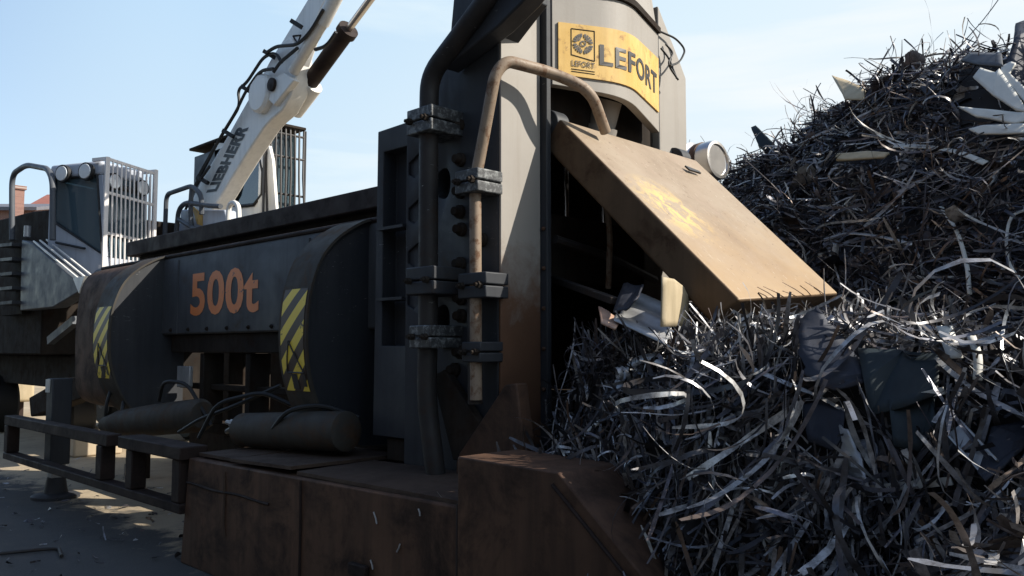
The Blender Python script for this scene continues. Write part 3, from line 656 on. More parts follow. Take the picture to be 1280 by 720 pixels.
# ================================================================== guard frame and support leg
G = thing('guard_frame', 'low rusty steel guard frame of square tube standing before the rear of the shear', 'guard frame', (-8.5, 2.84, 0))
g = MB(); g.box(-10.80, -7.72, 2.80, 2.93, .745, .85); part('top_bar', g, 'rustdark', G, bevel=.01)
g = MB(); g.box(-10.80, -6.235, 2.80, 2.93, .365, .44); part('bottom_bar', g, 'rustdark', G, bevel=.01)
for (x, z1) in ((-10.8, .743), (-7.98, .743), (-7.30, .763), (-6.40, .763)):
    g = MB(); g.box(x + .002, x + .14, 2.802, 2.928, .442, z1); part('post', g, 'rustdark', G, bevel=.01)
g = MB(); g.box(-7.42, -6.21, 2.78, 3.0, .765, .865); part('step_box', g, 'rustdark', G, bevel=.01)
g = MB(); g.box(-10.04, -9.86, 2.932, 2.998, .76, .83); part('bracket', g, 'rustdark', G)
g = MB(); g.box(-6.28, -6.237, 2.84, 2.92, .38, .43); part('bracket', g, 'rustdark', G)
L = thing('support_leg', 'dark square jack leg on a round foot plate beside the guard frame', 'jack leg', (-9.95, 3.1, 0))
l = MB(); l.lathe((-9.95, 3.1, 0), (-9.95, 3.1, 1), [(0, .24), (.03, .24), (.05, .2), (.06, .12), (.22, .09)], 24); part('foot_plate', l, 'dark', L)
l = MB(); l.box(-10.02, -9.88, 3.03, 3.17, .22, .36); part('leg_sleeve', l, 'galv', L, bevel=.006)
l = MB(); l.box(-10.05, -9.85, 3.0, 3.2, .36, 1.28); post = part('leg_post', l, 'dark', L, bevel=.01)
l = MB(); l.box(-10.04, -9.93, 2.985, 2.999, 1.13, 1.27); part('leg_plate', l, 'slat', post)

# ================================================================== LEFT HANDLER (cab with white guard bars)
TH = math.radians(24)
c0 = far(126, 206, 12.5); c0[2] = 0
fx = np.array([math.cos(TH), math.sin(TH), 0]); fy = np.array([-math.sin(TH), math.cos(TH), 0])
H1 = thing('material_handler', 'dark grey material handler with a raised cab behind white guard bars and round floodlights', 'material handler', tuple(c0))
def hp(a, c, z): return c0 + fx * a + fy * c + np.array([0, 0, z])
def hbox(mb, a0, a1, c0_, c1_, z0, z1):
    P = [hp(a, c, z) for z in (z0, z1) for a, c in ((a0, c0_), (a1, c0_), (a1, c1_), (a0, c1_))]
    mb.add(P, [(0, 3, 2, 1), (4, 5, 6, 7), (0, 1, 5, 4), (1, 2, 6, 5), (2, 3, 7, 6), (3, 0, 4, 7)]); return mb
def hquad(mb, pts, th):   # slab of points (a, c, z), thickness along +c
    mb.slab([hp(*p) for p in pts], fy * th); return mb
ZR = 4.40; ZB = 2.55; W1 = .82
# cab shell: sides with window openings, roof, rear
s = MB(); hbox(s, -1.0, .02, -.02, W1 + .02, ZR - .22, ZR); part('cab_roof', s, 'cabgrey', H1, bevel=.05, bseg=3)
for c_ in (0, W1 - .05):
    s = MB()
    hquad(s, [(-.98, c_, ZB), (.22, c_, ZB), (.17, c_, 2.95), (-.95, c_, 3.55), (-.98, c_, 3.55)], .05)
    hquad(s, [(-.98, c_, 3.551), (-.91, c_, 3.551), (-.91, c_, ZR - .221), (-.98, c_, ZR - .221)], .05)
    hquad(s, [(.10, c_, 2.99), (.17, c_, 2.951), (.04, c_, ZR - .221), (-.05, c_, ZR - .221)], .05)
    part('cab_side', s, 'cabgrey', H1, bevel=.01)
    s = MB(); hquad(s, [(-.909, c_ + .015, 3.535), (.095, c_ + .015, 2.99), (-.055, c_ + .015, ZR - .222), (-.909, c_ + .015, ZR - .222)], .012)
    wnd = part('side_window', s, 'glass', H1)
    s = MB(); lp = [hp(-.909, c_ + (-.004 if c_ == 0 else .054), 3.535), hp(.095, c_ + (-.004 if c_ == 0 else .054), 2.99), hp(-.055, c_ + (-.004 if c_ == 0 else .054), ZR - .222), hp(-.909, c_ + (-.004 if c_ == 0 else .054), ZR - .222)]; s.tube(lp + [lp[0]], .022, 6); part('window_seal', s, 'rubber', wnd)
s = MB(); hbox(s, -1.0, -.981, 0, W1, ZB, ZR - .23); part('cab_rear', s, 'cabgrey', H1)
s = MB(); s.slab([hp(.17, .05, 2.95), hp(.17, W1 - .05, 2.95), hp(.04, W1 - .05, ZR - .23), hp(.04, .05, ZR - .23)], fx * .012); part('windscreen', s, 'glass', H1)
s = MB(); hbox(s, -.02, .2, .05, W1 - .05, ZB, 2.94); part('cab_front', s, 'cabgrey', H1)
s = MB(); s.slab([hp(-.8, .25, 2.9), hp(-.62, .25, 2.9), hp(-.72, .25, 3.9), hp(-.88, .25, 3.9)], fy * .45); part('seat', s, 'rubber', H1, bevel=.04)
s = MB(); s.slab([hp(-.42, .38, 3.45), hp(-.25, .38, 3.42), hp(-.28, .38, 3.75), hp(-.40, .38, 3.77)], fy * .3); part('red_block', s, 'redblock', H1, bevel=.05)  # red block set behind the cab glass
def lampd(p, axis, r):
    s = MB(); s.lathe(p, p + axis, [(0, .05), (.04, r), (.1, r), (.101, r * .86)], 20); o = part('floodlight', s, 'rubber', H1)
    s = MB(); s.lathe(p + axis * .1, p + axis, [(0, r * .84), (.012, r * .8), (.02, .0)], 20); part('lens', s, 'lamp', o)
for a in (-.66, -.2): lampd(hp(a, .0, ZR - .17), -fy, .135)
for c_ in (.15, .70): lampd(hp(.03, c_, ZR - .3), fx, .13)
s = MB(); s.tube([hp(.06, .1, ZR - .36), hp(.06, .72, ZR - .36)], .05, 8); part('sun_visor', s, 'rubber', H1)
s = MB(); s.tube([hp(-.8, -.03, 3.2), hp(-.2, -.05, 3.08)], .02, 6); part('window_handle', s, 'rubber', H1)
# white guard
gd = MB(); zt, zb = ZR + .02, 2.35
fr = .2
for c_ in np.linspace(-.03, W1 + .06, 12): gd.tube([hp(fr + (.02 if c_ > 0 else 0), c_, zb), hp(fr - .02, c_, zt - .05 * c_)], .013, 6)
part('front_bars', gd, 'whitebar', H1, 'white vertical guard bars')
gd = MB()
for z in (zt - .02, 3.9, 3.3, 2.6): gd.beam(hp(fr - .03, -.05, z), hp(fr - .03, W1 + .08, z - .04), .035, .04)
for c_ in (-.05, W1 + .08): gd.beam(hp(fr - .02, c_, zb), hp(fr - .02, c_, zt), .06, .05, (1, 0, 0))
for c_ in (-.05, W1 + .08):
    gd.beam(hp(fr, c_, zt - .02), hp(-.1, c_, zt - .02), .04, .05)
    gd.beam(hp(fr, c_, 2.8), hp(.1, c_, 2.8), .04, .05)
part('guard_frame', gd, 'whitebar', H1)
gd = MB()
for a in np.linspace(.0, .15, 3): gd.tube([hp(a, W1 + .08, 2.6), hp(a, W1 + .08, zt - .1)], .017, 6)
part('side_bars', gd, 'whitebar', H1)
# handrail behind the cab
s = MB(); s.tube([at(15, 300, 'Y', 4.05), at(15, 218, 'Y', 4.05), at(33, 206, 'Y', 4.05), at(60, 211, 'Y', 4.05), at(66, 225, 'Y', 4.05), at(66, 300, 'Y', 4.05)], .045, 10, fillet=.25); part('handrail', s, 'midgrey', H1)
# engine house, louvres and cover panel
s = MB(); eh = [at(u, v, 'Y', 4.25) for u, v in ((64, 262), (40, 264), (-30, 282))]; s.prism([(-20.5, 1.5), (-14.6, 1.5), (-14.6, 2.6)] + [(p[0], p[2]) for p in eh] + [(-20.5, eh[-1][2])], 'Y', 4.25, 7.0); eng = part('engine_house', s, 'darker', H1, bevel=.03)
s = MB(); s.slab([at(27, 300, 'Y', 3.95), at(40, 304, 'Y', 3.95), at(101, 356, 'Y', 3.95), at(96, 366, 'Y', 3.95), at(66, 384, 'Y', 3.95), at(25, 388, 'Y', 3.95)], (0, .2, 0)); cov = part('side_cover', s, 'midgrey', H1, 'blue grey wedge shaped side cover', bevel=.015)
for k, (dy, dz) in enumerate(((.0, .03), (.09, .05), (.18, .07))):  # cream strips stand for the sunlit edges of the cover plates
    p = at(41, 303, 'Y', 3.95) + np.array([0, dy + .01, dz - .01]); q = at(103, 355, 'Y', 3.95) + np.array([0, dy + .01, dz - .01]); s = MB(); s.beam(p, q, .022, .02); part('lit_edge_strip', s, 'cream', cov)
s = MB(); q = at(103, 355, 'Y', 3.95); s.slab([q + np.array([-.35, -.01, .1]), q + np.array([.1, -.01, .1]), q + np.array([-.1, -.01, -.12])], (0, .25, 0)); part('cover_tip', s, 'cream', cov)
s = MB(); p = at(34, 296, 'Y', 3.95); s.tube([p, p + np.array([0, 0, .17])], .05, 10); part('filler_cap', s, 'galv', H1)
for i in range(5):
    a = at(6, 308 + i * 18, 'Y', 3.95); c = at(26, 306 + i * 18, 'Y', 3.95); s = MB(); s.beam(a, c, .25, .05); part('louvre', s, 'dark', eng)
s = MB(); s.slab([at(0, 300, 'Y', 4.1), at(27, 300, 'Y', 4.1), at(27, 392, 'Y', 4.1), at(0, 395, 'Y', 4.1)], (0, .1, 0)); part('louvre_frame', s, 'darker', eng)
s = MB(); s.beam(at(63, 426, 'Y', 4.3), at(95, 400, 'Y', 4.3), .1, .12); part('stay', s, 'midgrey', H1)
s = MB(); s.box(-19.5, -13.2, 4.7, 6.8, .95, 1.495); part('undercarriage', s, 'darker', H1, bevel=.03)
s = MB(); s.slab([at(38, 521, 'Y', 4.2), at(128, 488, 'Y', 4.2), at(128, 470, 'Y', 4.2), at(80, 472, 'Y', 4.2), at(36, 497, 'Y', 4.2)], (0, .25, 0)); part('skirt', s, 'darker', H1, bevel=.02)
for (x, y) in ((-18.6, 4.75), (-14.6, 4.75), (-18.6, 6.8), (-14.6, 6.8)):
    s = MB(); s.lathe((x, y - .2, .55), (x, y + 1, .55), [(0, .3), (.0, .5), (.05, .55), (.35, .55), (.4, .5), (.4, .3)], 28); w_ = part('wheel', s, 'rubber', H1)
    s = MB(); s.lathe((x, y - .21, .55), (x, y + 1, .55), [(0, .1), (.02, .3), (.3, .3)], 20); part('rim', s, 'midgrey', w_)
    s = MB(); s.box(x - .12, x + .12, y - .05, y + .25, .6, 1.1); part('axle_mount', s, 'darker', H1)

# ================================================================== CRANE with the lettered boom
BY0, BY1 = 6.3, 6.58
C_ = thing('grab_crane', 'cream and grey scrap crane with its long lettered boom raised above the shear', 'crane', (-14.5, 7.0, 0))
def bp(u, v, Y=BY0): return at(u, v, 'Y', Y)
lo = [(222, 296), (236, 258), (252, 224), (283, 172), (305, 133), (322, 104), (338, 74), (350, 55), (362, 46), (370, 62), (370, 95), (363, 118), (352, 138), (338, 150), (329, 160), (308, 192), (287, 226), (262, 268), (247, 296)]
s = MB(); s.slab([bp(*p) for p in lo], (0, BY1 - BY0, 0)); boom = part('boom', s, 'cream', C_, 'pale lower boom', bevel=.025)
s = MB(); s.slab([bp(u, v, BY0 + .07) for u, v in ((344, 76), (350, 56), (384, 0), (412, -46), (432, -46), (402, 8), (391, 36), (380, 68), (368, 102), (354, 126))], (0, .16, 0)); part('boom_arm', s, 'cream', C_, 'pale upper boom', bevel=.02)
s = MB(); p = bp(331, 118); s.lathe(p + np.array([0, .03, 0]), p + np.array([0, -1, 0]), [(0, .30), (.12, .30), (.16, .26), (.17, .0)], 28); part('pivot_boss', s, 'cream', C_)
s = MB(); s.slab([bp(322, 112, BY0 - .08), bp(354, 90, BY0 - .08), bp(367, 100, BY0 - .08), bp(342, 132, BY0 - .08)], (0, .12, 0)); part('pivot_plate', s, 'cream', C_, bevel=.02)
s = MB(); p = bp(341, 106, BY0 - .09); s.lathe(p, p + np.array([0, -1, 0]), [(0, .1), (.04, .1), (.05, .0)], 16); part('pivot_pin', s, 'rustdark', C_)
# lettering along the boom side
pA_, pB_ = bp(257.5, 241, BY0 - .006), bp(299, 154.5, BY0 - .006)
pD_ = bp(270.5, 239, BY0 - .006); pC_ = bp(311, 159, BY0 - .006)
t = lettering('LIEBHERR', lambda a, c: tuple((pD_ * (1 - a) + pC_ * a) * (1 - c) + (pA_ * (1 - a) + pB_ * a) * c), bold=.055, spacing=1.06)
part('boom_lettering', t, 'navytext', boom, smooth=0, recalc=False)
# warning triangle high on the arm
tri = [(366, 45), (376, 44), (372, 54)]
s = MB()
for p, q in zip(tri, tri[1:] + tri[:1]): s.tube([bp(*p, BY0 + .064), bp(*q, BY0 + .064)], .012, 4)
part('warning_triangle', s, 'rustdark', C_)
# cylinders
a, c, d = bp(381, 112, BY0 + .3), bp(436, 36, BY0 + .3), bp(470, -10, BY0 + .3)
s = MB(); L1 = np.linalg.norm(c - a); s.lathe(a, c, [(0, .09), (.02, .12), (L1 - .1, .12), (L1 - .1, .15), (L1, .15), (L1, .08)], 18); cy = part('boom_cylinder', s, 'rustdark', C_)
s = MB(); s.tube([c, d], .055, 12); part('cylinder_rod', s, 'steel', cy)
a, c = bp(368, 140, BY0 + .35), bp(393, 107, BY0 + .35); s = MB(); s.lathe(a, c, [(0, .08), (.02, .13), (np.linalg.norm(c - a), .13)], 18); part('boom_cylinder', s, 'cream', C_)
a, c = bp(366, 90, BY0 - .03), bp(404, 27, BY0 - .03); s = MB(); s.lathe(a, c, [(0, .07), (.02, .085), (np.linalg.norm(c - a), .085)], 16); part('slim_cylinder', s, 'cream', C_)
s = MB(); a, c = bp(403, 29, BY0 - .03), bp(424, -12, BY0 - .03); s.tube([a, c], .1, 14); part('slim_cylinder', s, 'cream', C_)
# hydraulic hoses up the boom
hoses = ([(246, 224), (262, 195), (280, 165), (300, 132), (297, 112), (308, 104), (330, 70), (345, 66), (352, 78)], [(240, 240), (258, 205), (275, 172), (296, 138), (306, 116), (325, 88), (342, 86)],
         [(333, 66), (345, 58), (372, 56), (388, 40), (404, 12)], [(394, 62), (408, 58), (420, 40)], [(232, 262), (245, 232), (262, 208)], [(342, 90), (350, 78), (372, 60)])
for i, hpts in enumerate(hoses):
    s = MB(); s.tube([bp(u, v, BY0 - .10 - .02 * (i % 3)) for u, v in hpts], .026, 6, fillet=.2); part('hose', s, 'rubber', C_)
for (u, v) in ((330, 64), (302, 108), (279, 163), (247, 221), (364, 26)):
    s = MB(); p = bp(u, v, BY0 - .14); q = bp(u + 13, v + 8, BY0 - .05); s.beam(p, q, .06, .06); part('hose_bracket', s, 'rubber', C_)
# upper platform below the boom and handrails
s = MB(); s.box(-15.8, -13.5, 6.1, 9.0, 2.6, 3.2); part('platform', s, 'dark', C_, bevel=.02)
s = MB(); s.box(-16.5, -13.5, 6.0, 8.9, .7, 2.6); part('tower_base', s, 'darker', C_)
s = MB(); s.slab([bp(226, 262, 6.05), bp(280, 262, 6.05), bp(290, 300, 6.05), bp(222, 300, 6.05)], (0, .2, 0)); part('boom_foot', s, 'cabgrey', C_, bevel=.02)
s = MB(); s.slab([bp(240, 258, 6.03), bp(252, 268, 6.03), bp(252, 282, 6.03), bp(246, 280, 6.03)], (0, .03, 0)); part('yellow_marker', s, 'sign', C_)
rails = ([(206, 296), (208, 243), (240, 232), (252, 244), (252, 268)], [(220, 296), (223, 262), (232, 253), (262, 257), (276, 258)], [(285, 285), (286, 258), (292, 252), (298, 257), (299, 285)], [(240, 232), (238, 258), (240, 296)], [(223, 274), (243, 286), (262, 290)])
for i, r_ in enumerate(rails):
    s = MB(); s.tube([bp(u, v, 5.95) for u, v in r_], .04, 8, fillet=.15); part('handrail', s, 'cream' if i in (2,) else 'midgrey', C_)
# cab of the crane
KX0, KX1, KY0, KY1 = -15.6, -12.95, 7.1, 7.75
s = MB(); s.box(KX0 - .1, KX1 + .2, KY0 - .06, KY1 + .06, 5.42, 5.47); part('cab_roof', s, 'darker', C_, bevel=.01)
s = MB(); s.box(KX0, KX0 + 1.1, KY0, KY1, 3.2, 5.3); part('cab_rear', s, 'midgrey', C_, bevel=.02)
def kp(u, v): p = at(u, v, 'Y', KY0); return (p[0], p[2])
s = MB(); s.prism([kp(268, 275), kp(345, 268), kp(340, 200), kp(336, 182), kp(268, 178)], 'Y', KY0, KY0 + .06)
win = [kp(u, v) for u, v in ((297, 243), (306, 205), (316, 188), (324, 190), (329, 215), (328, 243), (318, 256), (300, 258), (290, 256))]
cut = MB(); cut.prism(win, 'Y', KY0 - .3, KY0 + .3)
part('cab_door', s, 'cream', C_, cuts=cut, bevel=.01)
s = MB(); s.prism(win, 'Y', KY0 + .02, KY0 + .035); part('door_window', s, 'darkglass', C_)
s = MB(); w3 = [np.array([x, KY0 - .004, z]) for x, z in win]; s.tube(w3 + [w3[0]], .035, 6); part('window_seal', s, 'rubber', C_)
s = MB(); s.box(KX1 - .05, KX1 - .02, KY0 + .08, KY1, 3.6, 5.35); part('windscreen', s, 'glass', C_)
s = MB(); s.box(KX0 + 1.15, KX1 - .1, KY1 - .06, KY1, 3.2, 5.35); part('cab_side', s, 'cream', C_)
s = MB(); s.box(KX1 - .3, KX1 - .02, KY0 + .07, KY1 - .07, 3.1, 3.75); part('cab_front', s, 'cream', C_)
s = MB(); s.box(KX1 - .10, KX1 + .02, KY0 - .02, KY0 + .06, 3.2, 5.41); part('cab_pillar', s, 'cream', C_)
s = MB(); s.box(-14.2, -13.7, 7.25, 7.6, 3.3, 4.5); part('seat', s, 'rubber', C_, bevel=.05)
gx = KX1 + .14
s = MB()
for y in np.linspace(KY0 - .02, KY1 + .05, 9):
    k = .03 * math.sin(y * 9); s.tube([(gx, y, 3.3), (gx + .05 + k, y, 3.8), (gx + .02 - k, y, 4.6), (gx, y, 5.42)], .02, 6)
part('front_bars', s, 'graybar', C_, 'dark bent guard bars')
s = MB()
for z in (3.6, 4.25, 4.9, 5.3): s.tube([(gx, KY0 - .05, z), (gx, KY1 + .08, z)], .02, 6)
for y in (KY0 - .05, KY1 + .08): s.tube([(gx, y, 3.3), (gx, y, 5.42)], .022, 6)
pass
part('guard_frame', s, 'graybar', C_)

# ================================================================== far buildings
def house(name, label, u0, u1, v_eave, dist, wallm, roofm, ridge, depth=9):
    a = far(u0, v_eave, dist); c = far(u1, v_eave, dist); ze = (a[2] + c[2]) / 2
    d = c - a; d[2] = 0; Ld = np.linalg.norm(d); d /= Ld; nb = np.array([-d[1], d[0], 0])
    if np.dot(nb, ray(u0, 436)) < 0: nb = -nb
    a = a.copy(); a[2] = 0
    R = thing(name, label, 'house', tuple(a))
    def q(x, y, z): return a + d * x + nb * y + np.array([0, 0, z])
    w = MB(); w.add([q(0, 0, 0), q(Ld, 0, 0), q(Ld, depth, 0), q(0, depth, 0), q(0, 0, ze), q(Ld, 0, ze), q(Ld, depth, ze), q(0, depth, ze), q(0, depth / 2, ze + ridge), q(Ld, depth / 2, ze + ridge)],
                    [(0, 1, 5, 4), (1, 2, 6, 9, 5), (2, 3, 7, 6), (3, 0, 4, 8, 7), (4, 5, 9, 8), (6, 7, 8, 9)]); part('wall', w, wallm, R, smooth=0)
    r = MB()
    for y0, y1 in ((-.4, depth / 2), (depth + .4, depth / 2)):
        r.slab([q(-.3, y0, ze - .1), q(Ld + .3, y0, ze - .1), q(Ld + .3, y1, ze + ridge + .02), q(-.3, y1, ze + ridge + .02)], (0, 0, .18))
    rf = part('roof', r, roofm, R, smooth=0)
    return R, q, Ld, ze, rf
R, q, Ld, ze, rf = house('brick_house', 'red brick house with a tiled gable roof and a banded chimney, far left', -60, 44, 262, 46, 'brick', 'slate', .9)
s = MB(); p = far(22, 250, 45.5); s.box(p[0] - .28, p[0] + .28, p[1] - .25, p[1] + .25, p[2] - 2.0, p[2] + .55); s.box(p[0] - .36, p[0] + .36, p[1] - .33, p[1] + .33, p[2] + .55, p[2] + .75); ch = part('chimney', s, 'brick', rf, smooth=0)
for x in (1.0, 2.6):
    s = MB(); P = [q(x, -.05, ze - 2.2), q(x + .8, -.05, ze - 2.2), q(x + .8, -.05, ze - 1), q(x, -.05, ze - 1)]; s.slab(P, (0.02, .03, 0)); part('window', s, 'glass', R)
R2, q2, L2, z2, rf2 = house('grey_house', 'pale rendered house with a steep slate roof beside the brick house', 30, 62, 268, 52, 'cabgrey', 'tile', 1.6, 6)
# yard wall closing the view under the machines
wl = MB(); A = far(-260, 436, 60); B = far(330, 436, 60); A[2] = 0; B[2] = 0
wl.slab([A, B, B + np.array([0, 0, 3.0]), A + np.array([0, 0, 3.0])], (-.3, .3, 0)); solo('yard_wall', wl, 'concrete', 'long sandy concrete wall at the far edge of the yard', 'wall', smooth=0)
SH = thing('added_shed', 'added dark corrugated shed behind the camera, unseen, blocking sky light from the shear', 'shed', (-4, -7, 0))  # unseen building added to cut sky light on the shaded faces
w_ = MB()
prof = [(x, -7 + (.06 if k % 2 else 0)) for k, x in enumerate(np.arange(-24, 12, .25))]
w_.prism(prof + [(11.75, -16), (-24, -16)], 'Z', 0, 8.2); part('wall', w_, 'midgrey', SH, smooth=0)  # wall of the added unseen shed
w_ = MB(); w_.slab([(-24.5, -6.5, 8.21), (12.2, -6.5, 8.21), (12.2, -11.5, 9.6), (-24.5, -11.5, 9.6)], (0, 0, .12)); w_.slab([(-24.5, -16.5, 8.21), (12.2, -16.5, 8.21), (12.2, -11.5, 9.6), (-24.5, -11.5, 9.6)], (0, 0, .12)); part('roof', w_, 'slate', SH, smooth=0)
for x in (-14, -3):
    w_ = MB(); w_.box(x, x + 4, -6.96, -6.9, 0, 4.6); part('added_shed_door', w_, 'dark', SH, bevel=.01)
# bright clutter seen under the handler
bq = MB(); p = at(4, 515, 'Z', .1); p[2] = 0
T = thing('cream_tank', 'cream plastic tank with a hanging corner seen under the handler at the left edge', 'tank', tuple(p))
tb = MB(); tb.prism([(p[1] - 1.2, .35), (p[1] + .5, .35), (p[1] + .5, 1.0), (p[1] - .1, 1.25), (p[1] - 1.2, 1.2)], 'X', p[0] - 1.5, p[0] + .6); part('tank_body', tb, 'beige', T, bevel=.08, bseg=3)
for yy in (-.9, .2):
    tb = MB(); tb.box(p[0] - 1.2, p[0] + .3, p[1] + yy, p[1] + yy + .15, 0, .349); part('tank_foot', tb, 'rustdark', T)
cb = MB(); p = at(92, 568, 'Z', 0); cb.box(p[0] - .9, p[0] + .45, p[1] - .15, p[1] + .55, 0, .34)  # pale block added where sunlight falls on the ground
K = solo('sunlit_patch_block', cb, 'concrete', 'sandy block standing in for a sunlit ground patch behind the guard frame', 'block', bevel=.03)
cb = MB(); cb.tube([at(0, 692, 'Z', .02), at(30, 689, 'Z', .02), at(62, 686, 'Z', .02), at(74, 686, 'Z', .02), at(77, 695, 'Z', .02)], .014, 8, fillet=.1); solo('loose_cable', cb, 'darktube', 'thin grey cable lying on the shaded ground at the lower left', 'cable')

# ================================================================== SCRAP HEAPS
def vnoise(x, y, seed=0):
    """smooth value noise"""
    r = np.random.default_rng(seed); G = r.random((64, 64))
    xi = np.floor(x).astype(int); yi = np.floor(y).astype(int); fx_ = x - xi; fy_ = y - yi
    fx_ = fx_ * fx_ * (3 - 2 * fx_); fy_ = fy_ * fy_ * (3 - 2 * fy_)
    g = lambda i, j: G[i % 64, j % 64]
    return (g(xi, yi) * (1 - fx_) + g(xi + 1, yi) * fx_) * (1 - fy_) + (g(xi, yi + 1) * (1 - fx_) + g(xi + 1, yi + 1) * fx_) * fy_ - .5
def sst(a, b, x): t = np.clip((x - a) / (b - a), 0, 1); return t * t * (3 - 2 * t)
def h_front(x, y):
    n_ = .22 * vnoise(x * 1.7 + 9, y * 1.7 + 3, 1) + .14 * vnoise(x * 4, y * 4, 2)
    toe = 3.12 - .2 * sst(-2.5, -1.9, x) + .25 * vnoise(x * 1.3 + 5, x * 0 + 2.2, 3)
    rise = .25 * sst(toe - .55, toe - .2, y) + .75 * sst(toe - .1, toe + .62, y)
    top = 1.56 - .12 * sst(-1.9, -.4, x) + .08 * np.exp(-((x + 2.6) / .5) ** 2)
    left = sst(-3.75, -3.45, x) * .25 + .75 * sst(-3.35, -2.75, x + .75 * np.clip(y - 3.55, -.6, .8))
    return top * rise * (.35 + .65 * left) + n_ * rise
def h_back(x, y):
    n_ = .55 * vnoise(x * .8 + 2, y * .8, 5) + .25 * vnoise(x * 2.2, y * 2.2 + 7, 6)
    ridge = np.interp(x, [-7, -5.4, -4.9, -4.4, -3.6, -3.0, -2.4, -1.6, 0, 3, 6, 9], [.5, 2.3, 3.08, 3.6, 4.06, 4.22, 4.3, 4.26, 4.15, 3.7, 2.5, .3])
    yr = 8.1
    fr_ = np.clip(sst(5.0, 8.3, y) * .85 + .15 * sst(4.4, 6.0, y), 0, 1)
    bk_ = 1 - sst(9.0, 14.5, y)
    return ridge * np.where(y < 8.6, fr_, bk_) + n_ * np.where(y < 8.6, fr_, bk_)
def surface(hf, x0, x1, y0, y1, nx, ny):
    X, Y = np.meshgrid(np.linspace(x0, x1, nx), np.linspace(y0, y1, ny), indexing='ij'); Z = hf(X, Y)
    return X, Y, Z
def sample(hf, x0, x1, y0, y1, n_, weight=None):
    """points spread evenly over the real (steep) surface, with normals"""
    m = n_ * 14; x = RNG.uniform(x0, x1, m); y = RNG.uniform(y0, y1, m); e = .03
    gx_ = (hf(x + e, y) - hf(x - e, y)) / (2 * e); gy_ = (hf(x, y + e) - hf(x, y - e)) / (2 * e)
    area = np.sqrt(1 + gx_ ** 2 + gy_ ** 2); z = hf(x, y)
    w_ = area * (z > .08)
    if weight is not None: w_ = w_ * weight(x, y, z, gx_, gy_)
    idx = RNG.choice(m, n_, p=w_ / w_.sum())
    Nn = np.stack([-gx_, -gy_, np.ones(m)], 1) / area[:, None]
    return np.stack([x, y, z], 1)[idx], Nn[idx]
# big sheets lie on top of the tangle: most strips that would cross over their faces are dropped
CLEAR = [([(996, 398), (1024, 382), (1056, 420), (1086, 462), (1086, 480), (1040, 490), (1008, 475)], 4.1), ([(1072, 436), (1178, 438), (1174, 490), (1140, 502), (1088, 522), (1078, 480)], 4.1),
         ([(1110, 502), (1168, 490), (1172, 532), (1150, 567), (1116, 562)], 4.0), ([(1000, 508), (1030, 500), (1058, 514), (1050, 548), (1040, 562), (1008, 554)], 4.0), ([(1050, 526), (1064, 538), (1090, 600), (1086, 616), (1056, 590), (1038, 562)], 3.9),
         ([(1238, 530), (1282, 512), (1282, 560), (1230, 608), (1218, 592)], 4.0), ([(1192, 530), (1200, 532), (1246, 586), (1236, 592)], 4.0), ([(766, 396), (784, 354), (848, 386), (860, 345), (860, 405), (820, 416)], 5.6),
         ([(700, 140), (868, 190), (1046, 362), (1046, 376), (925, 380), (880, 390)], 6.5),
         ([(1200, 92), (1226, 76), (1284, 70), (1284, 170), (1212, 170), (1196, 134)], 9.5), ([(1262, 0), (1284, 0), (1284, 120), (1262, 90)], 9.5), ([(1042, 194), (1112, 188), (1110, 202), (1044, 204)], 9.0), ([(1036, 90), (1080, 110), (1080, 120), (1042, 132)], 9.5)]
def clear_of_sheets(pts):
    q = pts - np.array([0, 0, CAMH]); fw = -math.cos(YAW) * q[..., 0] + math.sin(YAW) * q[..., 1]; rt = math.sin(YAW) * q[..., 0] + math.cos(YAW) * q[..., 1]
    c, s_ = math.cos(PITCH), math.sin(PITCH); zz = fw * c + q[..., 2] * s_; yy = -fw * s_ + q[..., 2] * c
    u = 640 + F * rt / zz; v = 360 - F * yy / zz; bad = np.zeros(len(pts), bool)
    for poly, dmax in CLEAR:
        ins = np.zeros(u.shape, bool); k = len(poly)
        for i in range(k):
            (x0, y0), (x1, y1) = poly[i], poly[(i + 1) % k]
            if y0 != y1: ins ^= ((y0 > v) != (y1 > v)) & (u < (x1 - x0) * (v - y0) / (y1 - y0) + x0)
        bad |= ((ins & (zz < dmax)).sum(1) >= 2) & (RNG.random(len(pts)) < .93)
    return ~bad
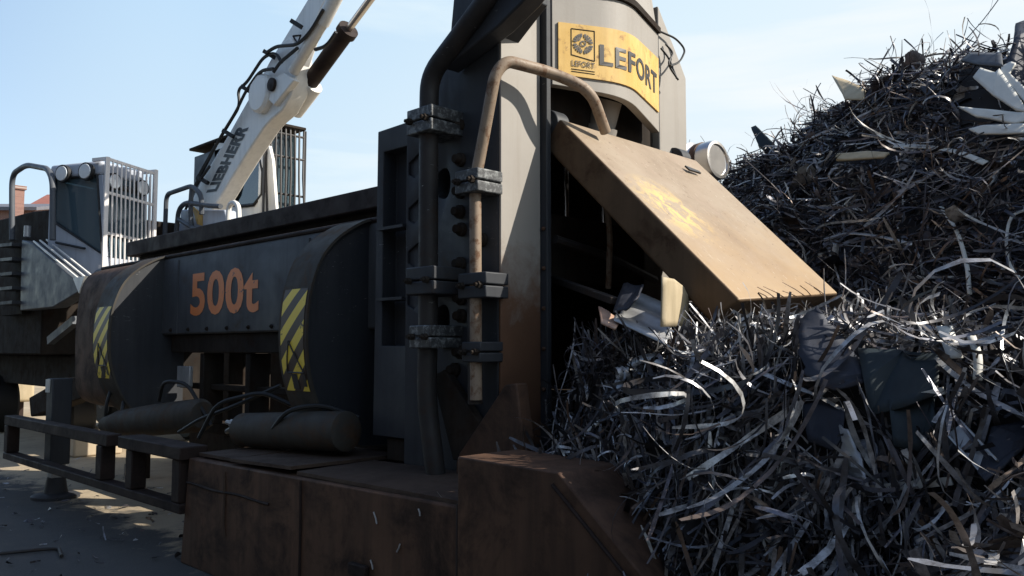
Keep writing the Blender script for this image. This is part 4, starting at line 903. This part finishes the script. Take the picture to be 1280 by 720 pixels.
def strips(P, Nn, L, Wd, curv, lift=(0, .12), steps=11, down=0.0, along=None, tangent=.75, wire=False, kink=.15, horiz=0.0, clump=1, spread=.05):
    n_ = len(P); f = lambda r_: RNG.uniform(r_[0], r_[1], n_)
    d = RNG.normal(size=(n_, 3)); d -= Nn * (np.sum(d * Nn, 1) * tangent)[:, None]
    d[:, 2] -= down * np.abs(RNG.normal(size=n_)); d[:, 2] *= (1 - horiz)
    if along is not None: d += along
    d /= np.linalg.norm(d, axis=1)[:, None] + 1e-9
    k = np.cross(d, Nn + RNG.normal(size=(n_, 3)) * .8); k /= np.linalg.norm(k, axis=1)[:, None] + 1e-9
    Ls = f(L) * RNG.uniform(.5, 1.2, n_); W_ = f(Wd) * RNG.uniform(.5, 1.3, n_); ds = Ls / steps
    kap = RNG.normal(0, curv, n_)
    if clump > 1:                                   # ribbons sheared together lie side by side, sharing their bend
        g = (np.arange(n_) // clump) * clump
        d = d[g] + RNG.normal(size=(n_, 3)) * .16; d /= np.linalg.norm(d, axis=1)[:, None]
        k = k[g] + RNG.normal(size=(n_, 3)) * .22; k -= d * np.sum(k * d, 1)[:, None]; k /= np.linalg.norm(k, axis=1)[:, None]
        Ls = Ls[g] * RNG.uniform(.6, 1.2, n_); ds = Ls / steps
        off = RNG.normal(size=(n_, 3)) * spread; off -= Nn[g] * (np.sum(off * Nn[g], 1) * .6)[:, None]
        P = P[g] + off; Nn = Nn[g]
    p = P + Nn * f(lift)[:, None] - d * (Ls / 2)[:, None]
    if clump > 1: kap = kap[g] * (1 + RNG.normal(0, .25, n_))
    pts = []; ks = []; ds_ = []
    kk = RNG.integers(1, steps, n_); ka = RNG.normal(0, 1.1, n_) * (RNG.random(n_) < kink)
    for i in range(steps + 1):
        pts.append(p.copy()); ks.append(k.copy()); ds_.append(d.copy())
        kap = kap + RNG.normal(0, curv * .22, n_); ang = kap * ds + RNG.normal(0, .05, n_) + ka * (kk == i)
        c_, s_ = np.cos(ang)[:, None], np.sin(ang)[:, None]
        d = d * c_ + np.cross(k, d) * s_
        tw = RNG.normal(0, .17, n_); k = k * np.cos(tw)[:, None] + np.cross(d, k) * np.sin(tw)[:, None]
        k -= d * np.sum(k * d, 1)[:, None]; k /= np.linalg.norm(k, axis=1)[:, None] + 1e-9
        p = p + d * ds[:, None]
    pts = np.stack(pts, 1); ks = np.stack(ks, 1); ds_ = np.stack(ds_, 1); m = steps + 1
    pts[..., 2] = np.maximum(pts[..., 2], .012)
    keep = clear_of_sheets(pts) & ~((pts[..., 0] > -6.3) & (pts[..., 0] < -2.2) & (pts[..., 1] < 2.86) & (pts[..., 2] > .1)).any(1) & ~((pts[..., 1] < 4.6) & (pts[..., 2] > 1.92)).any(1) & ~((pts[..., 0] < -3.38) & (pts[..., 1] < 5.3) & (pts[..., 2] > .95)).any(1) & ~((pts[..., 0] < -2.75) & (pts[..., 1] < 3.6) & (pts[..., 2] > 1.25)).any(1); pts, ks, ds_, W_ = pts[keep], ks[keep], ds_[keep], W_[keep]; n_ = len(pts)
    taper = np.ones((n_, m)); taper *= 1 + RNG.normal(0, .13, (n_, m)); taper[:, 0] *= RNG.uniform(.5, 1, n_); taper[:, -1] *= RNG.uniform(.5, 1, n_)
    wv = (W_[:, None] * taper)[..., None] * .5
    if not wire:
        V = np.stack([pts + ks * wv, pts - ks * wv], 2).reshape(-1, 3)
        base_ = (np.arange(n_)[:, None] * m + np.arange(steps)[None, :]).reshape(-1) * 2
        Fq = np.stack([base_, base_ + 1, base_ + 3, base_ + 2], 1)
    else:
        nn = np.cross(ds_, ks); A = [pts + ks * wv, pts - ks * wv * .5 + nn * wv * .87, pts - ks * wv * .5 - nn * wv * .87]
        V = np.stack(A, 2).reshape(-1, 3); base_ = (np.arange(n_)[:, None] * m + np.arange(steps)[None, :]).reshape(-1) * 3
        Fq = np.concatenate([np.stack([base_ + j, base_ + (j + 1) % 3, base_ + 3 + (j + 1) % 3, base_ + 3 + j], 1) for j in range(3)])
    return V, Fq
def bulk(name, pieces, core, mats, label, cat, loc):
    """one uncountable tangle: the packed core surface plus all its strips"""
    Vs = []; Fs = []; mi = []; o = 0
    X, Y, Z = core; a, b_ = X.shape
    Vs.append(np.stack([X, Y, Z], 2).reshape(-1, 3)); ii, jj = np.meshgrid(np.arange(a - 1), np.arange(b_ - 1), indexing='ij'); q_ = (ii * b_ + jj).reshape(-1)
    Fs.append(np.stack([q_, q_ + b_, q_ + b_ + 1, q_ + 1], 1)); mi.append(np.zeros(len(q_), np.int32)); o = len(Vs[0])
    for V, Fq, m_ in pieces:
        Vs.append(V); Fs.append(Fq + o); mi.append(np.full(len(Fq), m_, np.int32)); o += len(V)
    V = np.concatenate(Vs) - np.array(loc); Fq = np.concatenate(Fs).astype(np.int32); mi = np.concatenate(mi)
    me = bpy.data.meshes.new(name); me.vertices.add(len(V)); me.vertices.foreach_set('co', V.astype(np.float32).reshape(-1))
    me.loops.add(len(Fq) * 4); me.loops.foreach_set('vertex_index', Fq.reshape(-1)); me.polygons.add(len(Fq))
    me.polygons.foreach_set('loop_start', np.arange(len(Fq), dtype=np.int32) * 4)
    me.polygons.foreach_set('material_index', mi)
    for m_ in mats: me.materials.append(M[m_])
    me.update(calc_edges=True); me.validate()
    me.polygons.foreach_set('use_smooth', np.ones(len(me.polygons), dtype=bool))
    ob = bpy.data.objects.new(name, me); COL.objects.link(ob); ob.location = loc
    ob['label'] = label; ob['category'] = cat; ob['kind'] = 'stuff'; return ob

FB = (-3.5, .7, 2.45, 5.6)
def wf(x, y, z, gx_, gy_): return np.where(y > 4.9, .35, 1.0) * np.where(x > -.2, .4, 1)
def mk(hf, B, n_, wt, L, W_, cv, m_, **kw):
    P, Nn = sample(hf, *B, n_, wt); V, Fq = strips(P, Nn, L, W_, cv, **kw); return (V, Fq, m_)
def steep(x, y, z, gx_, gy_): return wf(x, y, z, gx_, gy_) * (np.abs(gy_) > 1.0)
def crest(x, y, z, gx_, gy_): return wf(x, y, z, gx_, gy_) * (z > 1.3)
pcs = [mk(h_front, FB, 7000, wf, (.15, .5), (.006, .022), 5, 1, lift=(-.04, .07), tangent=.9, clump=7, spread=.05),
       mk(h_front, FB, 5000, steep, (.35, .85), (.007, .024), 2.6, 1, down=2.2, lift=(-.03, .07), tangent=.97, clump=9, spread=.06),
       mk(h_front, FB, 4500, crest, (.12, .36), (.005, .017), 9, 1, lift=(-.02, .08), tangent=.85, clump=4, spread=.06),
       mk(h_front, FB, 3000, wf, (.12, .4), (.006, .02), 9, 1, lift=(-.02, .09), tangent=.9),
       mk(h_front, FB, 900, wf, (.25, .7), (.004, .008), 5, 1, lift=(-.01, .09), wire=True, tangent=.95),
       mk(h_front, FB, 2500, wf, (.03, .09), (.008, .022), 8, 1, lift=(-.02, .06)),
       mk(h_front, FB, 900, wf, (.06, .2), (.03, .08), 5, 1, lift=(-.05, .05), tangent=.9),
       mk(h_front, FB, 120, wf, (.18, .4), (.08, .17), 4, 1, lift=(-.04, .04), tangent=.95)]
bulk('scrap_heap', pcs, surface(h_front, -3.6, .8, 2.4, 5.7, 170, 130), ['core', 'scrap'],
     'tangled heap of dark curled steel strips spilling from the mouth of the shear', 'scrap heap', (-1.6, 3.6, 0))
BB = (-6.2, 2.4, 4.9, 9.2)
def wb(x, y, z, gx_, gy_): return np.where(x > .6, .3, 1.0) * np.where(x < -4.9, .5, 1)
def ridge_w(x, y, z, gx_, gy_): return wb(x, y, z, gx_, gy_) * (y > 7.3) * (y < 8.9)
pcs = [mk(h_back, BB, 13000, wb, (.15, .55), (.007, .024), 5, 1, lift=(-.04, .08), tangent=.9, clump=7, spread=.07),
       mk(h_back, BB, 6500, wb, (.4, 1.0), (.008, .020), 2.2, 1, lift=(-.02, .09), horiz=.8, tangent=.95, clump=6, spread=.09),
       mk(h_back, BB, 8000, wb, (.12, .4), (.008, .022), 8, 1, lift=(-.03, .09), tangent=.88),
       mk(h_back, BB, 1500, wb, (.3, .9), (.007, .012), 4, 1, lift=(-.02, .10), wire=True, tangent=.96),
       mk(h_back, BB, 4500, ridge_w, (.08, .26), (.009, .02), 11, 1, lift=(-.03, .08), tangent=.7, clump=4, spread=.06),
       mk(h_back, BB, 5000, wb, (.04, .11), (.012, .03), 8, 1, lift=(-.02, .08)),
       mk(h_back, BB, 1800, wb, (.10, .3), (.04, .12), 4, 1, lift=(-.06, .05), tangent=.9),
       mk(h_back, BB, 160, wb, (.25, .5), (.12, .22), 3, 1, lift=(-.05, .04), tangent=.95)]
bulk('scrap_mountain', pcs, surface(h_back, -6.8, 8, 4.6, 14, 150, 120), ['core', 'scrapback'],
     'tall mountain of rusty and blue grey tangled scrap strips behind the lid', 'scrap mountain', (-1, 8, 0))
# pale bundle in the right foreground
def h_fg(x, y): return (1.07 + .1 * vnoise(x * 4, y * 4, 8)) * np.exp(-((x + .52) / .36) ** 4 - ((y - 2.6) / .4) ** 4)
FG = (-1.15, .1, 2.1, 3.0)
pcs = [mk(h_fg, FG, 420, None, (.2, .6), (.012, .045), 1.6, 1, lift=(0, .06), horiz=.6), mk(h_fg, FG, 160, None, (.15, .4), (.01, .03), 3.5, 1, lift=(0, .08)),
       mk(h_fg, FG, 250, None, (.2, .5), (.01, .03), 2, 2, lift=(-.02, .05))]
bulk('strip_bundle', pcs, surface(h_fg, -1.25, .2, 2.0, 3.1, 50, 40), ['core', 'scrappale', 'scrap'],
     'low bundle of pale sunlit metal strips in the lower right corner', 'strip bundle', (-.6, 2.5, 0))

m_ = 260; px_ = RNG.uniform(-13, -6.4, m_); py_ = RNG.uniform(1.2, 4.4, m_); P_ = np.stack([px_, py_, np.full(m_, .012)], 1); N_ = np.tile([0, 0, 1.], (m_, 1))
V_, F_ = strips(P_, N_, (.03, .16), (.008, .035), 5, lift=(0, .01), tangent=1.0, horiz=1.0)
me_core = (np.array([[-9., -8.9], [-9., -8.9]]), np.array([[1.2, 1.2], [1.3, 1.3]]), np.full((2, 2), .003))
bulk('ground_litter', [(V_, F_, 1)], me_core, ['ground', 'scrap'], 'small metal scraps strewn over the yard floor before the guard frame', 'litter', (-9, 3, 0))
# ---- single sheets and bars one can point at
def sheet(name, label, cat, pts, mat, thick=.010, rough=.006, fold=None, group=None):
    """a battered sheet: its outline filled with a jittered grid, given thickness"""
    P = settle(pts); bm = bmesh.new(); vs = [bm.verts.new(p) for p in P]; bm.faces.new(vs)
    bmesh.ops.triangulate(bm, faces=bm.faces); bmesh.ops.subdivide_edges(bm, edges=bm.edges, cuts=4, use_grid_fill=True)
    nrm_ = np.cross(P[1] - P[0], P[2] - P[0]); nrm_ /= np.linalg.norm(nrm_) + 1e-9
    V = np.array([v.co[:] for v in bm.verts]); bm.verts.index_update()
    q_ = vnoise(V[:, 0] * 5 + V[:, 2] * 3, V[:, 2] * 5 + V[:, 1] * 4, len(label)) * rough * 2.6 + RNG.normal(0, rough * .12, len(V))
    cen = V.mean(0); ax1 = (P[1] - P[0]) / np.linalg.norm(P[1] - P[0]); ax2 = np.cross(nrm_, ax1); size = np.linalg.norm(V - cen, axis=1).max()
    for k in range(3):
        th = RNG.uniform(0, math.pi); sv_ = (V - cen) @ (ax1 * math.cos(th) + ax2 * math.sin(th)); s0 = RNG.uniform(-.5, .5) * size
        q_ = q_ + RNG.choice([-1, 1]) * RNG.uniform(.08, .28) * np.maximum(sv_ - s0, 0) * (1 if mat in ('sheet', 'sheet2') else .18)
    V = V + nrm_ * q_[:, None]; Fc = [tuple(v.index for v in f.verts) for f in bm.faces]; bm.free()
    m_ = MB(); m_.add(V, Fc); return solo(name, m_, mat, label, cat, group, smooth=12, solid=thick)
def settle(pts):
    """(u, v, Y) survey triples become one plate resting on the front heap; finished points pass through"""
    if max(abs(float(c)) for c in pts[0]) < 60: return [np.array(p, float) for p in pts]
    um, vm, ym = np.mean(np.array(pts, float), 0); hit = A(um, vm, ym); dy = hit[1] - ym
    return [at(u, v, 'Y', y + dy) for u, v, y in pts]
def bent(name, label, cat, quads, mat, thick=.008):
    """sheet folded along lines: a run of left/right edge points"""
    fl_ = settle([p for q in quads for p in q]); quads = list(zip(fl_[0::2], fl_[1::2]))
    m_ = MB(); rows = []
    for (a, b_), (c, d_) in zip(quads, quads[1:]):
        for t_ in np.linspace(0, 1, 4, endpoint=False): rows.append([(np.array(a) * (1 - t_) + np.array(c) * t_), (np.array(b_) * (1 - t_) + np.array(d_) * t_)])
    rows.append([np.array(quads[-1][0]), np.array(quads[-1][1])])
    Pq = [[r_[0] * (1 - s_) + r_[1] * s_ + RNG.normal(0, .004, 3) for s_ in np.linspace(0, 1, 5)] for r_ in rows]
    m_.grid(Pq); return solo(name, m_, mat, label, cat, None, smooth=22, solid=thick, recalc=False)
def rest(hf, off):
    def f(u, v, Y):
        """point where the sight line from the survey spot meets the heap's real surface, lifted off it; else depth Y"""
        d = ray(u, v); t0 = (Y - 2.2 if Y > 5 else Y - .9) / d[1]; t1 = (Y + 1.0) / d[1]
        for t in np.linspace(t0, t1, 160):
            p = np.array([0, 0, CAMH]) + d * t
            if p[2] < hf(p[:1], p[1:2])[0] + off: return p
        return at(u, v, 'Y', Y)
    return f
A = rest(h_front, .19); UR_b = rest(h_back, .2); UR_ = lambda u, v: UR_b(u, v, 7.0)
bent('metal_sheet', 'blue grey steel sheet with a rounded top corner leaning right of the lid end', 'metal sheet',
     [((998, 400, 3.55), (1022, 384, 3.62)), ((998, 440, 3.42), (1052, 422, 3.60)), ((1010, 475, 3.38), (1083, 462, 3.45)), ((1040, 488, 3.36), (1086, 478, 3.42))], 'sheet')
sheet('metal_sheet', 'wide dark green grey sheet with a creased upper edge behind the leaning rounded sheet', 'metal sheet',
      [(1072, 436, 3.62), (1130, 438, 3.66), (1176, 440, 3.62), (1172, 488, 3.5), (1140, 500, 3.46), (1088, 520, 3.46), (1080, 480, 3.5)], 'sheet2')
sheet('metal_sheet', 'dark upright sheet hanging below the pale edged bar on the right heap', 'metal sheet',
      [(1112, 502, 3.40), (1166, 492, 3.44), (1170, 530, 3.36), (1150, 565, 3.34), (1118, 560, 3.32)], 'sheet2')
sheet('metal_sheet', 'square blue grey sheet low in the middle of the front heap', 'metal sheet',
      [(1002, 508, 3.22), (1030, 502, 3.25), (1056, 514, 3.22), (1050, 545, 3.16), (1040, 560, 3.14), (1010, 552, 3.15)], 'sheet')
bent('metal_sheet', 'twisted sheet with bright inner folds hanging beside the square blue grey sheet', 'metal sheet',
     [((1050, 528, 3.22), (1062, 540, 3.15)), ((1040, 562, 3.18), (1074, 570, 3.12)), ((1056, 586, 3.17), (1082, 594, 3.08)), ((1072, 604, 3.14), (1086, 612, 3.08))], 'galv')
sheet('metal_sheet', 'crumpled blue sheet at the right edge beyond the steel channel', 'metal sheet',
      [(1240, 530, 3.2), (1290, 512, 3.3), (1292, 545, 3.2), (1232, 606, 3.05), (1222, 592, 3.08)], 'sheet', rough=.02)
def channel(name, label, cat, p0, p1, w_, h_c, mat):
    p0 = np.array(p0); p1 = np.array(p1); d_ = (p1 - p0) / np.linalg.norm(p1 - p0); a_ = np.cross(d_, (0, -1, .3)); a_ /= np.linalg.norm(a_); b_ = np.cross(a_, d_)
    sec_ = [(-w_, 0), (w_, 0), (w_, h_c), (w_ - .006, h_c), (w_ - .006, .006), (-w_ + .006, .006), (-w_ + .006, h_c), (-w_, h_c)]
    m_ = MB(); m_.slab([p0 + a_ * x + b_ * y for x, y in sec_], p1 - p0); return solo(name, m_, mat, label, cat, smooth=0)
channel('steel_channel', 'short bright steel channel sloping down right of centre in the heap', 'channel', A(1195, 536, 3.1), A(1240, 586, 3.02), .035, .03, 'galv')
m_ = MB(); m_.beam(A(1084, 612, 3.05), A(1190, 601, 3.06), .012, .028); solo('flat_bar', m_, 'slat', 'pale flat bar lying level below the twisted bright sheet', 'bar')
m_ = MB(); m_.beam(A(1112, 505, 3.37), A(1180, 488, 3.41), .02, .026); solo('flat_bar', m_, 'slat', 'short pale edged bar above the dark upright sheet', 'bar')
# corrugated sheet by the lid
m_ = MB(); p0, p1, p2 = at(768, 402, 'Y', 3.5), at(786, 362, 'Y', 3.95), at(846, 388, 'Y', 3.95); rows = []
for i in range(13):
    s_ = i / 12; rows.append([p0 * (1 - t_) + p1 * t_ + (p2 - p1) * s_ + np.array([0, -.5, .6]) * .022 * math.sin(t_ * 14 + .4) for t_ in np.linspace(0, 1, 17)])
m_.grid(rows); solo('corrugated_sheet', m_, 'galv', 'bright corrugated galvanised sheet crumpled under the lid', 'corrugated sheet', smooth=60, solid=.006, recalc=False)
bent('metal_sheet', 'small folded blue grey sheet resting on the corrugated sheet', 'metal sheet',
     [(at(766, 390, 'Y', 3.52), at(780, 354, 'Y', 3.86)), (at(782, 388, 'Y', 3.50), at(800, 358, 'Y', 3.86)), (at(796, 374, 'Y', 3.52), at(804, 356, 'Y', 3.84))], 'sheet')
sheet('metal_plate', 'upright beige plate with a rounded corner under the lid', 'plate', [at(829, 346, 'Y', 3.55), at(842, 349, 'Y', 3.72), at(853, 358, 'Y', 3.86), at(859, 372, 'Y', 3.93), at(858, 408, 'Y', 3.93), at(830, 408, 'Y', 3.56)], 'beige', rough=.0008)
sheet('rusty_offcut', 'bright rusty offcut lying left of the corrugated sheet', 'offcut', [at(748, 383, 'Y', 3.7), at(758, 388, 'Y', 3.72), at(776, 402, 'Y', 3.6), at(770, 410, 'Y', 3.42), at(752, 402, 'Y', 3.45)], 'rustbright')
m_ = MB(); m_.beam(at(690, 348, 'Y', 4.15), at(768, 376, 'Y', 3.7), .05, .04); solo('steel_bar', m_, 'darktube', 'dark bar reaching from the mouth of the shear to the corrugated sheet', 'bar', bevel=.004)
sheet('blue_offcut', 'small upright blue offcut at the foot of the heap beside the base', 'offcut', [A(783, 662, 2.9), A(796, 660, 2.9), A(797, 690, 2.86), A(792, 706, 2.84), A(786, 690, 2.86)], 'bluebit', rough=.004)
sheet('red_offcut', 'small faded red offcut between the base end and the heap', 'offcut', [A(784, 619, 3.0), A(800, 620, 3.0), A(800, 626, 2.97), A(786, 625, 2.97)], 'redbit', rough=.003)
def ribbon(label, pts, w_, mat, name='metal_strip'):
    """curled strip following points, twisting a little, with real thickness"""
    P = smooth_curve([np.array(p, float) for p in pts], 5); rows = []
    for i, p in enumerate(P):
        t_ = P[min(i + 1, len(P) - 1)] - P[max(i - 1, 0)]; t_ = t_ / np.linalg.norm(t_); s_ = np.cross(t_, (.5, -.7, .5 + .3 * math.sin(i * .3))); s_ /= np.linalg.norm(s_)
        rows.append([p - s_ * w_ / 2, p, p + s_ * w_ / 2])
    m_ = MB(); m_.grid(rows); return solo(name, m_, mat, label, 'strip', smooth=50, solid=.006, recalc=False)
ribbon('white curled strip hanging just right of the rusty base end', [A(760, 520, 3.2), A(740, 535, 3.12), A(724, 556, 3.1), A(719, 575, 3.08), A(724, 590, 3.06)], .028, 'slat')
ribbon('wide grey strip arching over the left of the front heap', [A(775, 490, 3.35), A(782, 468, 3.3), A(796, 452, 3.3), A(815, 448, 3.32), A(830, 454, 3.38)], .05, 'galv')
ribbon('long thin bright strip hanging beside the lower edge of the heap, right of the base', [A(985, 540, 3.1), A(975, 590, 3.06), A(958, 640, 3.0), A(952, 668, 2.98), A(966, 700, 2.95), A(990, 722, 2.93)], .012, 'slat')
ribbon('short white strip with a torn end right of the creased sheet', [A(1180, 408, 3.75), A(1186, 424, 3.68), A(1194, 448, 3.62)], .055, 'slat')
ribbon('upright pale strip near the right edge of the front heap', [A(1214, 420, 3.75), A(1222, 445, 3.66), A(1222, 475, 3.6)], .03, 'slat')
ribbon('long pale curved strip lying across the upper scrap mountain', [UR_(1118, 182), UR_(1160, 184), UR_(1196, 190), UR_(1232, 204)], .055, 'slat')
ribbon('pale bent rod on the left shoulder of the scrap mountain', [UR_(955, 183), UR_(993, 181), UR_(1015, 172), UR_(1042, 160)], .03, 'scrappale')
ribbon('straight pale lath below the middle of the scrap mountain', [UR_(1122, 242), UR_(1150, 226), UR_(1170, 214)], .04, 'scrappale')
ribbon('curved white strip hanging down the right side of the dark hollow', [UR_(1176, 258), UR_(1196, 290), UR_(1208, 330), UR_(1212, 368)], .03, 'slat')
ribbon('long arching strip above the dark hollow in the scrap', [UR_(1030, 300), UR_(1060, 292), UR_(1100, 296), UR_(1140, 306)], .03, 'galv')
ribbon('long looping pale wire strip at the right edge of the scrap mountain', [UR_(1282, 262), UR_(1264, 272), UR_(1258, 300), UR_(1262, 330), UR_(1275, 348)], .02, 'slat')
# upper right: torn panels, dark plates and boards on the mountain
UR = rest(h_back, .24)
sheet('torn_panel', 'torn off white panel slanting steeply in the upper right fan of panels', 'panel', [UR(1217, 98, 7.6), UR(1226, 86, 7.65), UR(1245, 93, 7.6), UR(1250, 88, 7.6), UR(1276, 125, 7.3), UR(1284, 140, 7.2), UR(1270, 137, 7.2), UR(1240, 118, 7.4)], 'slat', .02, .006)
sheet('torn_panel', 'narrow torn white panel rising behind the steep one at the right edge', 'panel', [UR(1252, 84, 7.75), UR(1264, 78, 7.8), UR(1270, 80, 7.8), UR(1262, 92, 7.7), UR(1284, 112, 7.5), UR(1284, 130, 7.45), UR(1250, 92, 7.7)], 'slat', .02, .006)
sheet('torn_panel', 'long off white panel lying level under the steep torn panel', 'panel', [UR(1197, 134, 7.2), UR(1230, 138, 7.25), UR(1284, 140, 7.3), UR(1284, 150, 7.1), UR(1268, 155, 7.05), UR(1220, 147, 7.1)], 'slat', .02, .006)
sheet('torn_panel', 'lowest grey white panel of the fan with a pointed left end', 'panel', [UR(1211, 162, 7.1), UR(1230, 157, 7.15), UR(1284, 155, 7.2), UR(1284, 167, 7.0), UR(1222, 168, 7.0)], 'slat', .02, .006)
sheet('dark_plate', 'tall dark blue plate standing on top of the scrap mountain at the right edge', 'plate', [UR(1266, 36, 8.0), UR(1296, 28, 8.0), UR(1296, 120, 7.7), UR(1270, 92, 7.8), UR(1260, 78, 7.85), UR(1266, 62, 7.9)], 'sheet', .03, .006)
sheet('dark_plate', 'small dark square plate just below the crest of the mountain', 'plate', [UR(1150, 110, 7.75), UR(1166, 103, 7.8), UR(1172, 116, 7.7), UR(1160, 124, 7.65)], 'sheet', .01, .006)
sheet('pale_board', 'pale grey board sticking up along the crest near the dark plate', 'board', [UR(1201, 76, 8.1), UR(1214, 67, 8.2), UR(1252, 67, 8.2), UR(1254, 84, 8.0), UR(1225, 82, 8.0)], 'midgrey', .02, .006)
sheet('pale_board', 'pale torn board standing on the left slope of the mountain crest', 'board', [UR(1040, 94, 8.2), UR(1062, 102, 8.2), UR(1082, 113, 8.1), UR(1080, 126, 8.0), UR(1056, 124, 8.0)], 'beige', .015, .006)
sheet('dark_stub', 'dark green stub poking out at the left end of the scrap mountain', 'stub', [at(940, 160, 'Y', 7.9), at(946, 158, 'Y', 7.9), at(964, 176, 'Y', 7.8), at(960, 190, 'Y', 7.7), at(946, 180, 'Y', 7.8)], 'sheet2', .04, .004)
sheet('pale_board', 'pale weathered board lying across the middle of the mountain', 'board', [UR(1045, 194, 7.2), UR(1085, 190, 7.2), UR(1112, 192, 7.2), UR(1105, 198, 7.1), UR(1046, 202, 7.1)], 'beige', .02, .006)

# ================================================================== camera, sun, sky
cam = bpy.data.cameras.new('camera'); co = bpy.data.objects.new('camera', cam); COL.objects.link(co)
cam.sensor_width = 36; cam.lens = 36 * F / 1280; cam.clip_start = .05; cam.clip_end = 2000
fwd = Vector(ray(640, 360)).normalized()
co.location = (0, 0, CAMH); co.rotation_euler = fwd.to_track_quat('-Z', 'Y').to_euler(); scene.camera = co
ELEV = math.radians(36); AZ = math.atan2(1.0, .75)          # from +Y towards +X
sv = Vector((math.cos(ELEV) * math.sin(AZ), math.cos(ELEV) * math.cos(AZ), math.sin(ELEV)))
sl = bpy.data.lights.new('sun', 'SUN'); sl.energy = 5.0; sl.angle = math.radians(.5); sl.color = (1, .93, .82)
so = bpy.data.objects.new('sun', sl); COL.objects.link(so); so.rotation_euler = (-sv).to_track_quat('-Z', 'Y').to_euler(); so.location = (20, 25, 30)
wd = bpy.data.worlds.new('World'); scene.world = wd; wd.use_nodes = True; nt = wd.node_tree
bg = nt.nodes['Background']; sk = N(nt, 'ShaderNodeTexSky', sky_type='NISHITA'); sk.sun_disc = False
sk.sun_elevation = ELEV; sk.sun_rotation = AZ; sk.air_density = 1.0; sk.dust_density = 1.5; sk.ozone_density = 1.0
BGS = .14; EXPO = .6
bg.inputs[1].default_value = BGS
tc = N(nt, 'ShaderNodeTexCoord'); dirv = tc.outputs['Generated']
sep = N(nt, 'ShaderNodeSeparateXYZ'); nt.links.new(dirv, sep.inputs[0])
def mrange(src, a, b_, c_, d_, smooth=True):
    m_ = N(nt, 'ShaderNodeMapRange'); m_.interpolation_type = 'SMOOTHSTEP' if smooth else 'LINEAR'
    for k_, v_ in zip((1, 2, 3, 4), (a, b_, c_, d_)): m_.inputs[k_].default_value = v_
    nt.links.new(src, m_.inputs[0]); return m_.outputs[0]
def mul(a, b_):
    m_ = N(nt, 'ShaderNodeMath', operation='MULTIPLY'); nt.links.new(a, m_.inputs[0])
    if isinstance(b_, float): m_.inputs[1].default_value = b_
    else: nt.links.new(b_, m_.inputs[1])
    return m_.outputs[0]
# bright milky haze over the sunny half of the sky, thinning overhead
dt = N(nt, 'ShaderNodeVectorMath', operation='DOT_PRODUCT'); dt.inputs[1].default_value = (.45, .89, 0); nt.links.new(dirv, dt.inputs[0])
hz = mul(mrange(dt.outputs['Value'], -.42, -.05, 0, 1), mrange(sep.outputs[2], .5, .9, 1, 0))
to_sun = mrange(dt.outputs['Value'], .0, .98, 0, 1, False)
low = mrange(sep.outputs[2], .42, .0, 0, 1, False)
ad = N(nt, 'ShaderNodeMath', operation='ADD'); nt.links.new(mul(to_sun, .75), ad.inputs[0]); nt.links.new(mul(low, .5), ad.inputs[1])
mp = N(nt, 'ShaderNodeMapping'); mp.inputs['Scale'].default_value = (1.2, 1.2, 9)
nt.links.new(dirv, mp.inputs[0]); nz = noise(nt, 1.7, 6, .55, mp.outputs[0], .3)
cl = N(nt, 'ShaderNodeMath', operation='ADD'); nt.links.new(ad.outputs[0], cl.inputs[0]); nt.links.new(mul(ramp(nt, nz, [(.5, (0, 0, 0)), (.74, (1, 1, 1))]).outputs[0], .4), cl.inputs[1])
k_ = 1 / (2 ** EXPO * BGS)
hc = ramp(nt, cl.outputs[0], [(0, tuple(x * k_ / 30 for x in (.52, .74, .97))), (.45, tuple(x * k_ / 30 for x in (.75, .90, 1.0))), (1, tuple(x * k_ / 30 for x in (.97, 1.0, 1.02)))]).outputs[0]
sc_ = N(nt, 'ShaderNodeVectorMath', operation='SCALE'); nt.links.new(hc, sc_.inputs[0]); sc_.inputs['Scale'].default_value = 30
nt.links.new(mix(nt, hz, sk.outputs[0], sc_.outputs[0]), bg.inputs[0])
vs_ = scene.view_settings; vs_.view_transform = 'Standard'; vs_.look = 'None'; vs_.exposure = EXPO; vs_.gamma = 1; vs_.use_curve_mapping = False
for o in scene.objects:
    if '_o' in o: del o['_o']
